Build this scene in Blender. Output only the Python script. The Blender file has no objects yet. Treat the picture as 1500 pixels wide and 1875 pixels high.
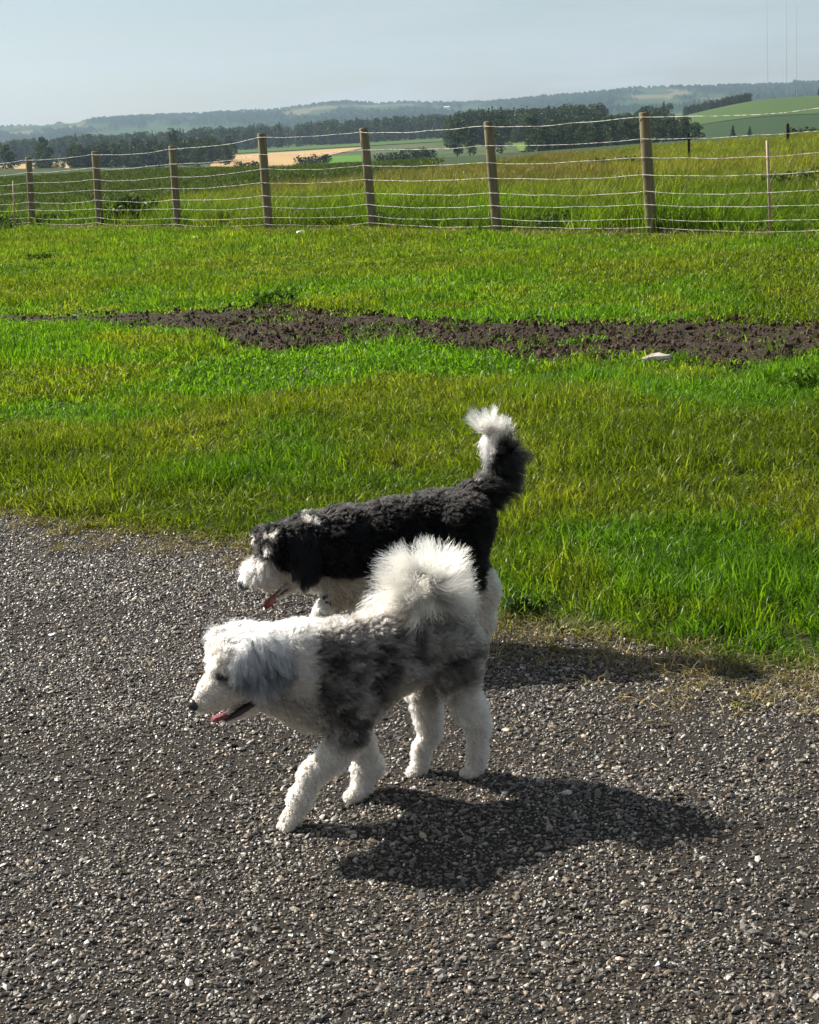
import bpy, bmesh, math, random
import numpy as np
from mathutils import Vector, Matrix, kdtree
from mathutils.bvhtree import BVHTree

random.seed(7)
RNG = np.random.default_rng(11)
SC = bpy.context.scene
COL = SC.collection

# ------------------------------------------------------------------ camera
FPX, CAM_H, ROLL, HORIZON_Y = 3000.0, 1.5, math.radians(3.4), 232.0   # photo is 1500 x 1875
PITCH = math.atan((937.5 - HORIZON_Y) * math.cos(ROLL) / FPX)
FW = np.array([0, math.cos(PITCH), -math.sin(PITCH)])
_u0 = np.array([0, math.sin(PITCH), math.cos(PITCH)])
_r0 = np.array([1.0, 0, 0])
UP = _u0 * math.cos(ROLL) + _r0 * math.sin(ROLL)
RT = _r0 * math.cos(ROLL) - _u0 * math.sin(ROLL)
CAM = np.array([0, 0, CAM_H])
cam_data = bpy.data.cameras.new('camera')
cam_data.sensor_fit = 'HORIZONTAL'; cam_data.sensor_width = 36.0
cam_data.lens = FPX / 1500.0 * 36.0
cam_data.clip_start = 0.05; cam_data.clip_end = 40000
cam = bpy.data.objects.new('camera', cam_data); COL.objects.link(cam)
_m = Matrix(((RT[0], UP[0], -FW[0], 0), (RT[1], UP[1], -FW[1], 0), (RT[2], UP[2], -FW[2], CAM_H), (0, 0, 0, 1)))
cam.matrix_world = _m
SC.camera = cam

# ------------------------------------------------------------------ light
SUN_EL, SUN_AZ = math.radians(40.0), math.radians(145.0)      # azimuth of the sun, counter-clockwise from +X
sun_dir = Vector((math.cos(SUN_EL) * math.cos(SUN_AZ), math.cos(SUN_EL) * math.sin(SUN_AZ), math.sin(SUN_EL)))
sl = bpy.data.lights.new('sun', 'SUN'); sl.energy = 5.0; sl.angle = math.radians(0.53); sl.color = (1.0, 0.94, 0.84)
so = bpy.data.objects.new('sun', sl); COL.objects.link(so)
so.rotation_euler = sun_dir.to_track_quat('Z', 'Y').to_euler(); so.location = (-20, 15, 30)
world = bpy.data.worlds.new('World'); SC.world = world; world.use_nodes = True
wn, wl = world.node_tree.nodes, world.node_tree.links
bg = wn['Background']; bg.inputs['Strength'].default_value = 0.05
sky = wn.new('ShaderNodeTexSky'); sky.sky_type = 'NISHITA'; sky.sun_disc = False
sky.sun_elevation = SUN_EL; sky.sun_rotation = math.radians(90) - SUN_AZ
sky.air_density = 1.0; sky.dust_density = 2.2; sky.ozone_density = 1.0; sky.altitude = 900
# thin high cloud: streaks of pale grey-white over the clear sky
tc = wn.new('ShaderNodeTexCoord'); mp = wn.new('ShaderNodeMapping'); mp.inputs['Scale'].default_value = (2.0, 2.0, 15.0)
mp.inputs['Rotation'].default_value = (0.06, -0.05, 0.3)
nz = wn.new('ShaderNodeTexNoise'); nz.inputs['Scale'].default_value = 2.6; nz.inputs['Detail'].default_value = 7; nz.inputs['Roughness'].default_value = 0.6
rp = wn.new('ShaderNodeValToRGB'); rp.color_ramp.elements[0].position = 0.40; rp.color_ramp.elements[1].position = 0.64
rp.color_ramp.elements[0].color = (0.05, 0.05, 0.05, 1); rp.color_ramp.elements[1].color = (0.85, 0.85, 0.85, 1)
mx = wn.new('ShaderNodeMixRGB'); mx.inputs[2].default_value = (6.5, 6.7, 6.7, 1)
wl.new(tc.outputs['Generated'], mp.inputs['Vector']); wl.new(mp.outputs['Vector'], nz.inputs['Vector'])
wl.new(nz.outputs['Fac'], rp.inputs['Fac']); wl.new(rp.outputs['Color'], mx.inputs[0]); wl.new(sky.outputs['Color'], mx.inputs[1])
wl.new(mx.outputs['Color'], bg.inputs['Color'])
SC.view_settings.view_transform = 'Standard'; SC.view_settings.look = 'None'
SC.view_settings.exposure = 0.9; SC.view_settings.gamma = 1.0; SC.view_settings.use_curve_mapping = False
SC.render.engine = 'CYCLES'
SC.cycles.max_bounces = 10; SC.cycles.diffuse_bounces = 3; SC.cycles.glossy_bounces = 3
SC.cycles.transmission_bounces = 8; SC.cycles.transparent_max_bounces = 6; SC.cycles.volume_bounces = 0
SC.cycles_curves.shape = 'RIBBONS'

# ------------------------------------------------------------------ helpers
def ray(x, y):
    return FW + RT * (x - 750.0) / FPX - UP * (y - 937.5) / FPX
def gnd(x, y, z=0.0):
    d = ray(x, y); return CAM + d * ((z - CAM_H) / d[2])
def at_depth(x, y, D):
    d = ray(x, y); return CAM + d * (D / math.hypot(d[0], d[1]))
def at_y(x, y, Y):
    d = ray(x, y); return CAM + d * (Y / d[1])
def proj(P):
    v = np.asarray(P, float) - CAM; z = v @ FW
    return 750 + FPX * (v @ RT) / z, 937.5 - FPX * (v @ UP) / z
def sstep(a, b, x):
    t = np.clip((np.asarray(x, float) - a) / (b - a), 0, 1); return t * t * (3 - 2 * t)
def _hash(ix, iy, iz, seed):
    h = (ix * 374761393 + iy * 668265263 + iz * 2147483647 + seed * 1274126177) & 0xFFFFFFFF
    h = ((h ^ (h >> 13)) * 1274126177) & 0xFFFFFFFF
    h = ((h ^ (h >> 15)) * 2246822519) & 0xFFFFFFFF
    return ((h ^ (h >> 16)) & 0xFFFFFF) / float(0xFFFFFF)
def vnoise(P, scale=1.0, seed=0):
    Q = np.asarray(P, float) * scale + 1000.0
    i = np.floor(Q).astype(np.int64); f = Q - i; f = f * f * (3 - 2 * f)
    r = 0
    for dx in (0, 1):
        for dy in (0, 1):
            for dz in (0, 1):
                w = (f[:, 0] if dx else 1 - f[:, 0]) * (f[:, 1] if dy else 1 - f[:, 1]) * (f[:, 2] if dz else 1 - f[:, 2])
                r = r + w * _hash(i[:, 0] + dx, i[:, 1] + dy, i[:, 2] + dz, seed)
    return r
def fbm(P, scale=1.0, seed=0, oct=3):
    s, a, t = 0, 1.0, 0
    for k in range(oct):
        s = s + a * vnoise(P, scale * 2 ** k, seed + k); t += a; a *= 0.5
    return s / t
def xy0(x, y):
    x = np.asarray(x, float); return np.stack([x, np.asarray(y, float) + 0 * x, 0 * x], 1)
def inside(px, py, poly):
    r = np.zeros(len(px), bool); n = len(poly)
    for k in range(n):
        x0, y0 = poly[k]; x1, y1 = poly[(k + 1) % n]
        if y0 == y1: continue
        c = ((y0 > py) != (y1 > py)) & (px < (x1 - x0) * (py - y0) / (y1 - y0) + x0)
        r ^= c
    return r

def mesh_np(name, V, Fq):
    me = bpy.data.meshes.new(name)
    V = np.asarray(V, np.float32); Fq = np.asarray(Fq, np.int32)
    me.vertices.add(len(V)); me.vertices.foreach_set('co', V.ravel())
    k = Fq.shape[1]
    me.loops.add(Fq.size); me.loops.foreach_set('vertex_index', Fq.ravel())
    me.polygons.add(len(Fq)); me.polygons.foreach_set('loop_start', np.arange(0, Fq.size, k, dtype=np.int32))
    me.update(calc_edges=True); me.validate()
    return me
def smooth(me, on=True):
    me.polygons.foreach_set('use_smooth', np.full(len(me.polygons), on)); me.update()
def obj(name, me, mat=None, parent=None, label=None, cat=None, group=None, kind=None):
    o = bpy.data.objects.new(name, me); COL.objects.link(o)
    if mat is not None and me is not None:
        if not me.materials: me.materials.append(mat)
    if parent is not None: o.parent = parent
    if label: o['label'] = label
    if cat: o['category'] = cat
    if group: o['group'] = group
    if kind: o['kind'] = kind
    return o
def grid_mesh(name, X, Y, Z):
    n, m = X.shape
    V = np.stack([X.ravel(), Y.ravel(), Z.ravel()], 1)
    idx = np.arange(n * m).reshape(n, m)
    Fq = np.stack([idx[:-1, :-1].ravel(), idx[:-1, 1:].ravel(), idx[1:, 1:].ravel(), idx[1:, :-1].ravel()], 1)
    me = mesh_np(name, V, Fq); smooth(me)
    if len(me.polygons) and me.polygons[0].normal.z < 0: me.flip_normals()
    return me
def tube(pts, rad, sides=8, cap=True):
    pts = [np.asarray(p, float) for p in pts]; n = len(pts)
    rad = rad if hasattr(rad, '__len__') else [rad] * n
    V, Fq = [], []
    for i, p in enumerate(pts):
        t = pts[min(i + 1, n - 1)] - pts[max(i - 1, 0)]; t /= np.linalg.norm(t) + 1e-12
        a = np.cross(t, [0, 0, 1.0] if abs(t[2]) < 0.9 else [1.0, 0, 0]); a /= np.linalg.norm(a); b = np.cross(t, a)
        for k in range(sides):
            w = 2 * math.pi * k / sides; V.append(p + rad[i] * (a * math.cos(w) + b * math.sin(w)))
    for i in range(n - 1):
        for k in range(sides):
            q = (k + 1) % sides; Fq.append((i * sides + k, i * sides + q, (i + 1) * sides + q, (i + 1) * sides + k))
    if cap:
        for i, s in ((0, 1), (n - 1, 0)):
            c = len(V); V.append(pts[i])
            for k in range(sides):
                q = (k + 1) % sides
                Fq.append((c, i * sides + k, i * sides + q, i * sides + q) if s == 0 else (c, i * sides + q, i * sides + k, i * sides + k))
    return V, Fq
def pydata(name, V, Fq, sm=True):
    me = bpy.data.meshes.new(name)
    me.from_pydata([tuple(map(float, v)) for v in V], [], [tuple(dict.fromkeys(f)) for f in Fq]); me.update()
    if sm: smooth(me)
    return me
def tube_mesh(name, pts, rad, sides=8, sm=True):
    return pydata(name, *tube(pts, rad, sides), sm)
def add_attr(me, name, typ, dom, data):
    a = me.attributes.new(name, typ, dom)
    key = {'FLOAT': 'value', 'INT': 'value', 'FLOAT_VECTOR': 'vector', 'FLOAT_COLOR': 'color'}[typ]
    a.data.foreach_set(key, np.ascontiguousarray(data).ravel())

class NT:
    """small helper round a material's node tree"""
    def __init__(s, name):
        s.m = bpy.data.materials.new(name); s.m.use_nodes = True
        s.n, s.l = s.m.node_tree.nodes, s.m.node_tree.links
        s.b = s.n['Principled BSDF']; s.out = s.n['Material Output']
    def add(s, typ, **k):
        n = s.n.new(typ)
        for a, v in k.items():
            if a.startswith('i_'):
                n.inputs[a[2:].replace('_', ' ')].default_value = v
            else: setattr(n, a, v)
        return n
    def noise(s, scale, detail=4, rough=0.55, vec=None, coord='Object', stretch=None):
        if vec is None:
            t = s.add('ShaderNodeTexCoord'); vec = t.outputs[coord]
        if stretch:
            mpp = s.add('ShaderNodeMapping'); mpp.inputs['Scale'].default_value = stretch; s.l.new(vec, mpp.inputs['Vector']); vec = mpp.outputs['Vector']
        n = s.add('ShaderNodeTexNoise'); n.inputs['Scale'].default_value = scale; n.inputs['Detail'].default_value = detail; n.inputs['Roughness'].default_value = rough
        s.l.new(vec, n.inputs['Vector']); return n.outputs['Fac']
    def ramp(s, fac, stops, interp='LINEAR'):
        r = s.add('ShaderNodeValToRGB'); e = r.color_ramp.elements; r.color_ramp.interpolation = interp
        while len(e) > 1: e.remove(e[0])
        e[0].position, e[0].color = stops[0][0], (*stops[0][1], 1)
        for p, c in stops[1:]:
            q = e.new(p); q.color = (*c, 1)
        s.l.new(fac, r.inputs['Fac']); return r.outputs['Color']
    def mix(s, f, a, b, mode='MIX'):
        m = s.add('ShaderNodeMixRGB', blend_type=mode)
        for k, v in ((0, f), (1, a), (2, b)):
            if hasattr(v, 'is_output'): s.l.new(v, m.inputs[k])
            else: m.inputs[k].default_value = v if k == 0 else (*v, 1)
        return m.outputs['Color']
    def col(s, c, rough=0.8, spec=0.3):
        if hasattr(c, 'is_output'): s.l.new(c, s.b.inputs['Base Color'])
        else: s.b.inputs['Base Color'].default_value = (*c, 1)
        s.b.inputs['Roughness'].default_value = rough; s.b.inputs['Specular IOR Level'].default_value = spec
    def bump(s, h, strength=0.5, dist=0.02):
        b = s.add('ShaderNodeBump'); b.inputs['Strength'].default_value = strength; b.inputs['Distance'].default_value = dist
        s.l.new(h, b.inputs['Height']); s.l.new(b.outputs['Normal'], s.b.inputs['Normal'])

def foliage_mat(name, transl=0.45, gloss=0.06, attr='tint', instancer=True, rough=0.5):
    """leaf-like: diffuse front, translucent back, a little gloss; colour = tint * per-blade shade"""
    t = NT(name); t.n.remove(t.b)
    a = t.add('ShaderNodeAttribute', attribute_name=attr, attribute_type='INSTANCER' if instancer else 'GEOMETRY')
    sh = t.add('ShaderNodeAttribute', attribute_name='shade')
    c = t.mix(1.0, a.outputs['Color'], t.ramp(sh.outputs['Fac'], [(0, (0.38, 0.45, 0.5)), (0.5, (0.95, 0.95, 0.95)), (0.9, (1.55, 1.45, 1.2)), (1.0, (2.0, 1.55, 3.0))]), 'MULTIPLY')
    d = t.add('ShaderNodeBsdfDiffuse'); tr = t.add('ShaderNodeBsdfTranslucent'); g = t.add('ShaderNodeBsdfGlossy'); g.inputs['Roughness'].default_value = rough
    g.inputs['Color'].default_value = (0.8, 0.85, 0.6, 1)
    c2 = t.mix(1.0, c, (1.45, 1.45, 0.45), 'MULTIPLY')
    t.l.new(c, d.inputs['Color']); t.l.new(c2, tr.inputs['Color'])
    m1 = t.add('ShaderNodeMixShader'); m1.inputs[0].default_value = transl
    t.l.new(d.outputs[0], m1.inputs[1]); t.l.new(tr.outputs[0], m1.inputs[2])
    m2 = t.add('ShaderNodeMixShader'); m2.inputs[0].default_value = gloss
    t.l.new(m1.outputs[0], m2.inputs[1]); t.l.new(g.outputs[0], m2.inputs[2])
    t.l.new(m2.outputs[0], t.out.inputs['Surface'])
    return t.m

def proto_collection(name, meshes):
    c = bpy.data.collections.new(name)
    for i, me in enumerate(meshes):
        o = bpy.data.objects.new('%s_%02d' % (name, i), me); c.objects.link(o)
    return c
def scatter(name, P, rot, scl, idx, tint, protos, label, cat, kind='stuff'):
    """one object: points carrying rot / scl / idx / tint, with a geometry-node instancer"""
    me = bpy.data.meshes.new(name); me.vertices.add(len(P)); me.vertices.foreach_set('co', np.asarray(P, np.float32).ravel())
    scl = np.asarray(scl, np.float32)
    if scl.ndim == 1: scl = np.repeat(scl[:, None], 3, 1)
    add_attr(me, 'rot', 'FLOAT_VECTOR', 'POINT', np.asarray(rot, np.float32)); add_attr(me, 'scl', 'FLOAT_VECTOR', 'POINT', scl)
    add_attr(me, 'idx', 'INT', 'POINT', np.asarray(idx, np.int32))
    t4 = np.ones((len(P), 4), np.float32); t4[:, :3] = tint; add_attr(me, 'tint', 'FLOAT_COLOR', 'POINT', t4)
    me.update()
    o = obj(name, me, None, None, label, cat, None, kind)
    ng = bpy.data.node_groups.new(name + '_scatter', 'GeometryNodeTree')
    ng.interface.new_socket('Geometry', in_out='INPUT', socket_type='NodeSocketGeometry')
    ng.interface.new_socket('Geometry', in_out='OUTPUT', socket_type='NodeSocketGeometry')
    n, l = ng.nodes, ng.links
    gi, go = n.new('NodeGroupInput'), n.new('NodeGroupOutput')
    ci = n.new('GeometryNodeCollectionInfo'); ci.inputs['Collection'].default_value = protos
    ci.inputs['Separate Children'].default_value = True; ci.inputs['Reset Children'].default_value = True
    ip = n.new('GeometryNodeInstanceOnPoints'); ip.inputs['Pick Instance'].default_value = True
    def na(nm, ty):
        a = n.new('GeometryNodeInputNamedAttribute'); a.data_type = ty; a.inputs['Name'].default_value = nm; return a.outputs['Attribute']
    l.new(gi.outputs[0], ip.inputs['Points']); l.new(ci.outputs[0], ip.inputs['Instance'])
    l.new(na('idx', 'INT'), ip.inputs['Instance Index']); l.new(na('scl', 'FLOAT_VECTOR'), ip.inputs['Scale'])
    er = n.new('FunctionNodeEulerToRotation'); l.new(na('rot', 'FLOAT_VECTOR'), er.inputs[0]); l.new(er.outputs[0], ip.inputs['Rotation'])
    l.new(ip.outputs[0], go.inputs[0])
    md = o.modifiers.new('scatter', 'NODES'); md.node_group = ng
    return o

# ------------------------------------------------------------------ terrain
def crest_dist(x, y):
    az = np.asarray(x, float) / np.maximum(np.asarray(y, float), 1.0)
    return np.interp(az, [-1.2, -0.25, -0.15, -0.07, 0.0, 0.09, 0.2, 1.2], [190, 172, 118, 92, 84, 86, 95, 110])
def terrain(x, y):
    x = np.asarray(x, float); y = np.asarray(y, float); D = np.hypot(x, y); az = np.where(y > 1, x / np.maximum(y, 1.0), np.sign(x) * 2)
    z = -0.10 * sstep(-2, -9, x) * sstep(18, 30, D)
    c = crest_dist(x, y)
    z = z - 0.35 * sstep(26, 90, D) - 8.6 * sstep(0.98, 4.2, D / c)
    z = z + 0.50 * np.exp(-(((x - 20) / 8.0) ** 2 + ((y - 62) / 17.0) ** 2)) * sstep(24, 34, D)     # grassy knoll to the right
    z = z + 14.5 * sstep(420, 1150, D) * sstep(0.125, 0.235, az)                                     # slope field to the right
    z = z + 0.10 * (fbm(xy0(x.ravel(), y.ravel()), 0.13, 5).reshape(x.shape) - 0.5) * sstep(24, 40, D)
    return z
def tz(x, y): return float(terrain(np.array([x]), np.array([y]))[0])
def march(x, y, lo=10.0, hi=4000.0):
    """first point of the terrain seen through a photo pixel"""
    d = ray(x, y); t = np.geomspace(lo, hi, 4000); P = CAM + d[None] * t[:, None]
    h = terrain(P[:, 0], P[:, 1]); k = np.argmax(P[:, 2] <= h)
    return P[k] if P[k, 2] <= h[k] else None

rr = np.concatenate([np.linspace(0.02, 20, 21), np.geomspace(21, 11000, 150)])
aa = np.radians(np.concatenate([np.linspace(90 - 32, 90 + 32, 330), np.linspace(90 + 32, 450 - 32, 100)[1:]]))
R_, A_ = np.meshgrid(rr, aa, indexing='ij')
GX, GY = R_ * np.cos(A_), R_ * np.sin(A_)
g = NT('ground_soil_and_crop')
pos = g.add('ShaderNodeNewGeometry').outputs['Position']
ln = g.add('ShaderNodeVectorMath', operation='LENGTH'); g.l.new(pos, ln.inputs[0])
fine = g.noise(9.0, 5, 0.6, pos); mid = g.noise(0.35, 4, 0.6, pos); big = g.noise(0.02, 4, 0.55, pos)
turf = g.mix(fine, (0.020, 0.030, 0.008), (0.055, 0.070, 0.020))
crop = g.mix(g.noise(1.6, 5, 0.7, pos, stretch=(1, 0.4, 1)), (0.026, 0.045, 0.020), (0.055, 0.080, 0.036))
crop = g.mix(g.ramp(mid, [(0.4, (0, 0, 0)), (0.7, (0.5, 0.5, 0.5))]), crop, (0.062, 0.085, 0.030))
far = g.ramp(big, [(0.30, (0.030, 0.062, 0.022)), (0.48, (0.050, 0.090, 0.028)), (0.56, (0.10, 0.105, 0.045)), (0.66, (0.035, 0.065, 0.022))])
dv = g.add('ShaderNodeMath', operation='DIVIDE'); g.l.new(ln.outputs['Value'], dv.inputs[0]); dv.inputs[1].default_value = 1000.0
c1 = g.mix(g.ramp(dv.outputs[0], [(0.030, (0, 0, 0)), (0.046, (1, 1, 1))]), turf, crop)
c2 = g.mix(g.ramp(dv.outputs[0], [(0.30, (0, 0, 0)), (0.60, (1, 1, 1))]), c1, far)
g.col(c2, 0.95, 0.1); g.bump(fine, 0.6, 0.03)
me = grid_mesh('ground', GX, GY, terrain(GX, GY))
obj('ground', me, g.m, kind='structure', label='green ground of lawn and crop land running to the hills')

# gravel pad ------------------------------------------------------------
_edge_px = [(0, 945), (60, 962), (150, 974), (250, 984), (330, 994), (440, 1004), (900, 1148), (1000, 1150), (1100, 1174), (1200, 1198), (1350, 1224), (1500, 1242)]
_e = np.array([gnd(*p)[:2] for p in _edge_px]); _e = _e[np.argsort(_e[:, 0])]
_e = np.vstack([[-12, 13.5], [-3.5, 8.2], _e, [2.2, 3.5], [4, 2.4], [12, -1.0]])
def gravel_edge(x):
    x = np.asarray(x, float); return np.interp(x, _e[:, 0], _e[:, 1]) + 0.10 * (fbm(xy0(x, x * 0), 2.3, 3) - 0.5)
gm = NT('gravel_base')
p_ = gm.add('ShaderNodeNewGeometry').outputs['Position']
n1 = gm.noise(140, 4, 0.7, p_); n2 = gm.noise(2.2, 4, 0.6, p_)
gm.col(gm.mix(gm.ramp(n2, [(0.35, (0, 0, 0)), (0.7, (1, 1, 1))]), gm.mix(n1, (0.012, 0.011, 0.010), (0.060, 0.055, 0.048)), gm.mix(n1, (0.020, 0.016, 0.012), (0.070, 0.057, 0.043))), 0.95, 0.2)
gm.bump(n1, 1.0, 0.008)
xs = np.concatenate([np.linspace(-8, -2.2, 20), np.linspace(-2.1, 2.4, 220), np.linspace(2.5, 6, 14)]); ts = np.linspace(0, 1, 60)
X = np.repeat(xs[None], 60, 0); Yt = gravel_edge(xs) + 0.05; Y = -4 + (Yt + 4)[None] * (ts[:, None] ** 0.7)
Z = 0.006 + 0.006 * (fbm(xy0(X.ravel(), Y.ravel()), 1.7, 9).reshape(X.shape)) - 0.004 * (ts[:, None] > 0.99)
obj('gravel_pad', grid_mesh('gravel_pad', X, Y, Z), gm.m, kind='structure', label='grey crushed gravel driveway in the foreground')

# bare soil strip across the lawn ----------------------------------------
up_px = [(-160, 572), (0, 577), (130, 580), (330, 573), (440, 566), (520, 563), (640, 573), (800, 588), (960, 591), (1120, 591), (1300, 589), (1500, 596), (1750, 604)]
lo_px = [(-160, 581), (0, 588), (150, 601), (250, 607), (385, 612), (430, 640), (500, 648), (600, 640), (760, 636), (860, 646), (960, 664), (1200, 664), (1350, 684), (1430, 668), (1500, 652), (1750, 640)]
q = np.linspace(-160, 1750, 260)
u_ = np.array([gnd(a, b)[:2] for a, b in zip(q, np.interp(q, *zip(*up_px)))])
l_ = np.array([gnd(a, b)[:2] for a, b in zip(q, np.interp(q, *zip(*lo_px)))])
SOIL_POLY = [tuple(v) for v in l_] + [tuple(v) for v in u_[::-1]]
tt = np.linspace(0, 1, 50)
X = l_[:, 0][None] * (1 - tt[:, None]) + u_[:, 0][None] * tt[:, None]; Y = l_[:, 1][None] * (1 - tt[:, None]) + u_[:, 1][None] * tt[:, None]
nn = fbm(xy0(X.ravel(), Y.ravel()), 5.0, 21, 4).reshape(X.shape); n3 = fbm(xy0(X.ravel(), Y.ravel()), 0.9, 25, 2).reshape(X.shape)
Z = -0.01 + (0.02 + 0.055 * nn * n3) * np.minimum(1, 6 * np.minimum(tt, 1 - tt))[:, None]
sm_ = NT('bare_soil'); p_ = sm_.add('ShaderNodeNewGeometry').outputs['Position']
a1 = sm_.noise(26, 6, 0.7, p_)
sm_.col(sm_.ramp(a1, [(0.3, (0.022, 0.014, 0.008)), (0.5, (0.050, 0.035, 0.023)), (0.75, (0.110, 0.080, 0.055))]), 0.95, 0.2); sm_.bump(a1, 1.0, 0.05)
obj('soil_strip', grid_mesh('soil_strip', X, Y, Z), sm_.m, kind='structure', label='strip of dark bare soil running across the lawn')

# fields in the valley ------------------------------------------------------
def field(name, px_poly, mat, label, lift=0.25, n=26):
    """a sheet on the terrain whose outline is given by photo pixels that look onto it"""
    q = [np.array(p, float) for p in px_poly]        # four corners: near-left, near-right, far-right, far-left as (azimuth px x, distance)
    S, T = np.meshgrid(np.linspace(0, 1, n), np.linspace(0, 1, n), indexing='ij')
    XY = sum(w[..., None] * c for w, c in (((1 - S) * (1 - T), q[0]), (S * (1 - T), q[1]), (S * T, q[2]), ((1 - S) * T, q[3])))
    az = (XY[..., 0] - 750) / FPX; D = XY[..., 1]
    X = D * np.sin(az); Y = D * np.cos(az)
    return obj(name, grid_mesh(name, X, Y, terrain(X, Y) + lift), mat, kind='structure', label=label)
def crop_mat(name, a, b, sc=0.05, st=(1, 0.25, 1)):
    t = NT(name); p = t.add('ShaderNodeNewGeometry').outputs['Position']
    t.col(t.mix(t.noise(sc, 6, 0.65, p, stretch=st), a, b), 0.95, 0.05); return t.m
stub = crop_mat('stubble', (0.34, 0.22, 0.10), (0.50, 0.35, 0.17))
field('stubble_field', [(430, 560), (590, 560), (720, 1010), (440, 1010)], stub, 'pale gold stubble field beyond the round dark bush')
field('stubble_field', [(-300, 860), (250, 860), (250, 1270), (-300, 1270)], stub, 'pale gold stubble field showing between the trees at far left')
field('hay_field', [(620, 540), (720, 540), (700, 690), (640, 690)], crop_mat('hay', (0.07, 0.16, 0.02), (0.11, 0.22, 0.03)), 'small bright green field beside the round dark bush', 0.5)
field('pasture', [(480, 1090), (900, 1050), (900, 1500), (480, 1500)], crop_mat('pasture', (0.05, 0.10, 0.025), (0.09, 0.14, 0.035)), 'green strip of pasture beyond the stubble field', 0.4)
field('pasture', [(985, 560), (1075, 560), (1090, 900), (960, 900)], crop_mat('glade', (0.10, 0.17, 0.03), (0.16, 0.20, 0.05)), 'pale green clearing among the trees right of centre', 0.5)
field('slope_field', [(1190, 760), (1800, 700), (1850, 1140), (1230, 1140)], crop_mat('slope_crop', (0.048, 0.092, 0.022), (0.075, 0.115, 0.034), 0.02), 'light green crop field on the slope at right', 0.4)
field('slope_field', [(1230, 540), (1800, 500), (1800, 695), (1190, 752)], crop_mat('slope_crop_dark', (0.028, 0.056, 0.022), (0.042, 0.072, 0.028), 0.03), 'darker green crop field low on the slope at right', 0.4)

# hills --------------------------------------------------------------------
sky_px = [(-900, 258), (-300, 250), (0, 243), (90, 235), (160, 229), (230, 222), (330, 215), (430, 211), (550, 203), (640, 195), (680, 191), (720, 193), (780, 191), (860, 192), (930, 190), (1000, 184), (1100, 175), (1200, 167), (1300, 163), (1400, 161), (1457, 160), (1462, 156), (1520, 156), (1800, 150), (2400, 140)]
hx = [p[0] for p in sky_px]; HD = 5200.0
he = [(HORIZON_Y - (p[0] - 750) * math.tan(ROLL) - p[1]) / FPX * math.cos(ROLL) for p in sky_px]    # elevation of the skyline
az_ = np.linspace(-0.62, 0.62, 1240); rad_ = np.linspace(2500, 7200, 70)
AZ, RD = np.meshgrid(az_, rad_, indexing='ij')
el = np.interp(AZ * FPX + 750, hx, he)
ridge = np.stack([AZ.ravel() * 60, RD.ravel() * 0.004, 0 * AZ.ravel()], 1)
ZH = -14 + (el * HD + 1.5 + 14) * (0.35 * sstep(2500, 3700, RD) + 0.65 * sstep(3300, 5200, RD)) - 40 * sstep(5400, 7200, RD)
ZH += 9 * (fbm(ridge, 0.45, 31, 4).reshape(AZ.shape) - 0.5) * sstep(2800, 4000, RD)
woods = fbm(np.stack([AZ.ravel() * 26, RD.ravel() * 0.0022, 0 * AZ.ravel()], 1), 1.0, 77, 4).reshape(AZ.shape)
wmask = np.maximum(sstep(0.42, 0.47, woods), sstep(0.36, 0.41, woods) * sstep(4700, 5100, RD)) * sstep(2900, 3300, RD)
ZH += wmask * (3 + 11 * RNG.random(AZ.shape) ** 1.5)
hm = NT('hill_land'); at = hm.add('ShaderNodeAttribute', attribute_name='woods')
p_ = hm.add('ShaderNodeNewGeometry').outputs['Position']
fld = hm.ramp(hm.noise(0.0016, 3, 0.5, p_, stretch=(1.0, 0.5, 1)), [(0.34, (0.035, 0.065, 0.03)), (0.46, (0.05, 0.08, 0.035)), (0.55, (0.15, 0.13, 0.075)), (0.59, (0.045, 0.075, 0.03)), (0.7, (0.06, 0.09, 0.04))], 'CONSTANT')
wd = hm.mix(hm.noise(0.03, 4, 0.7, p_), (0.008, 0.018, 0.012), (0.020, 0.036, 0.018))
hm.col(hm.mix(at.outputs['Fac'], fld, wd), 1.0, 0.0)
me = grid_mesh('hills', RD * np.sin(AZ), RD * np.cos(AZ), ZH)
add_attr(me, 'woods', 'FLOAT', 'POINT', wmask.astype(np.float32).ravel())
obj('hills', me, hm.m, kind='structure', label='long low blue wooded hills along the horizon')
def hill_z(px, D):
    i = np.argmin(abs(az_ - (px - 750) / FPX)); j = np.argmin(abs(rad_ - D)); return float(ZH[i, j])

# ------------------------------------------------------------------ trees
bark = NT('bark'); bark.col(bark.mix(bark.noise(6, 4), (0.05, 0.042, 0.033), (0.15, 0.13, 0.11)), 0.9)
leaf = foliage_mat('leaves', 0.3, 0.03, 'tint', False); leaf_i = foliage_mat('leaves_of_wood', 0.3, 0.03)
def leaf_cloud(rng, centers, radii, n, size, squash=0.8):
    """n small randomly turned leaf-clump quads in the shells of the given lobes"""
    c = rng.integers(0, len(centers), n); d = rng.normal(size=(n, 3)); d /= np.linalg.norm(d, axis=1)[:, None]
    r = np.asarray(radii)[c] * (0.45 + 0.6 * rng.random(n) ** 0.6)
    P = np.asarray(centers)[c] + d * r[:, None] * np.array([1, 1, squash])
    a = rng.normal(size=(n, 3)); a /= np.linalg.norm(a, axis=1)[:, None]
    b = np.cross(a, rng.normal(size=(n, 3))); b /= np.linalg.norm(b, axis=1)[:, None]
    s = size * (0.5 + rng.random(n))[:, None]
    V = np.stack([P - a * s, P + b * s * 0.6, P + a * s, P - b * s * 0.6], 1).reshape(-1, 3)
    F4 = np.arange(4 * n).reshape(n, 4); sh = np.repeat(rng.random(n) * 0.85, 4)
    return V, F4, sh
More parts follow.
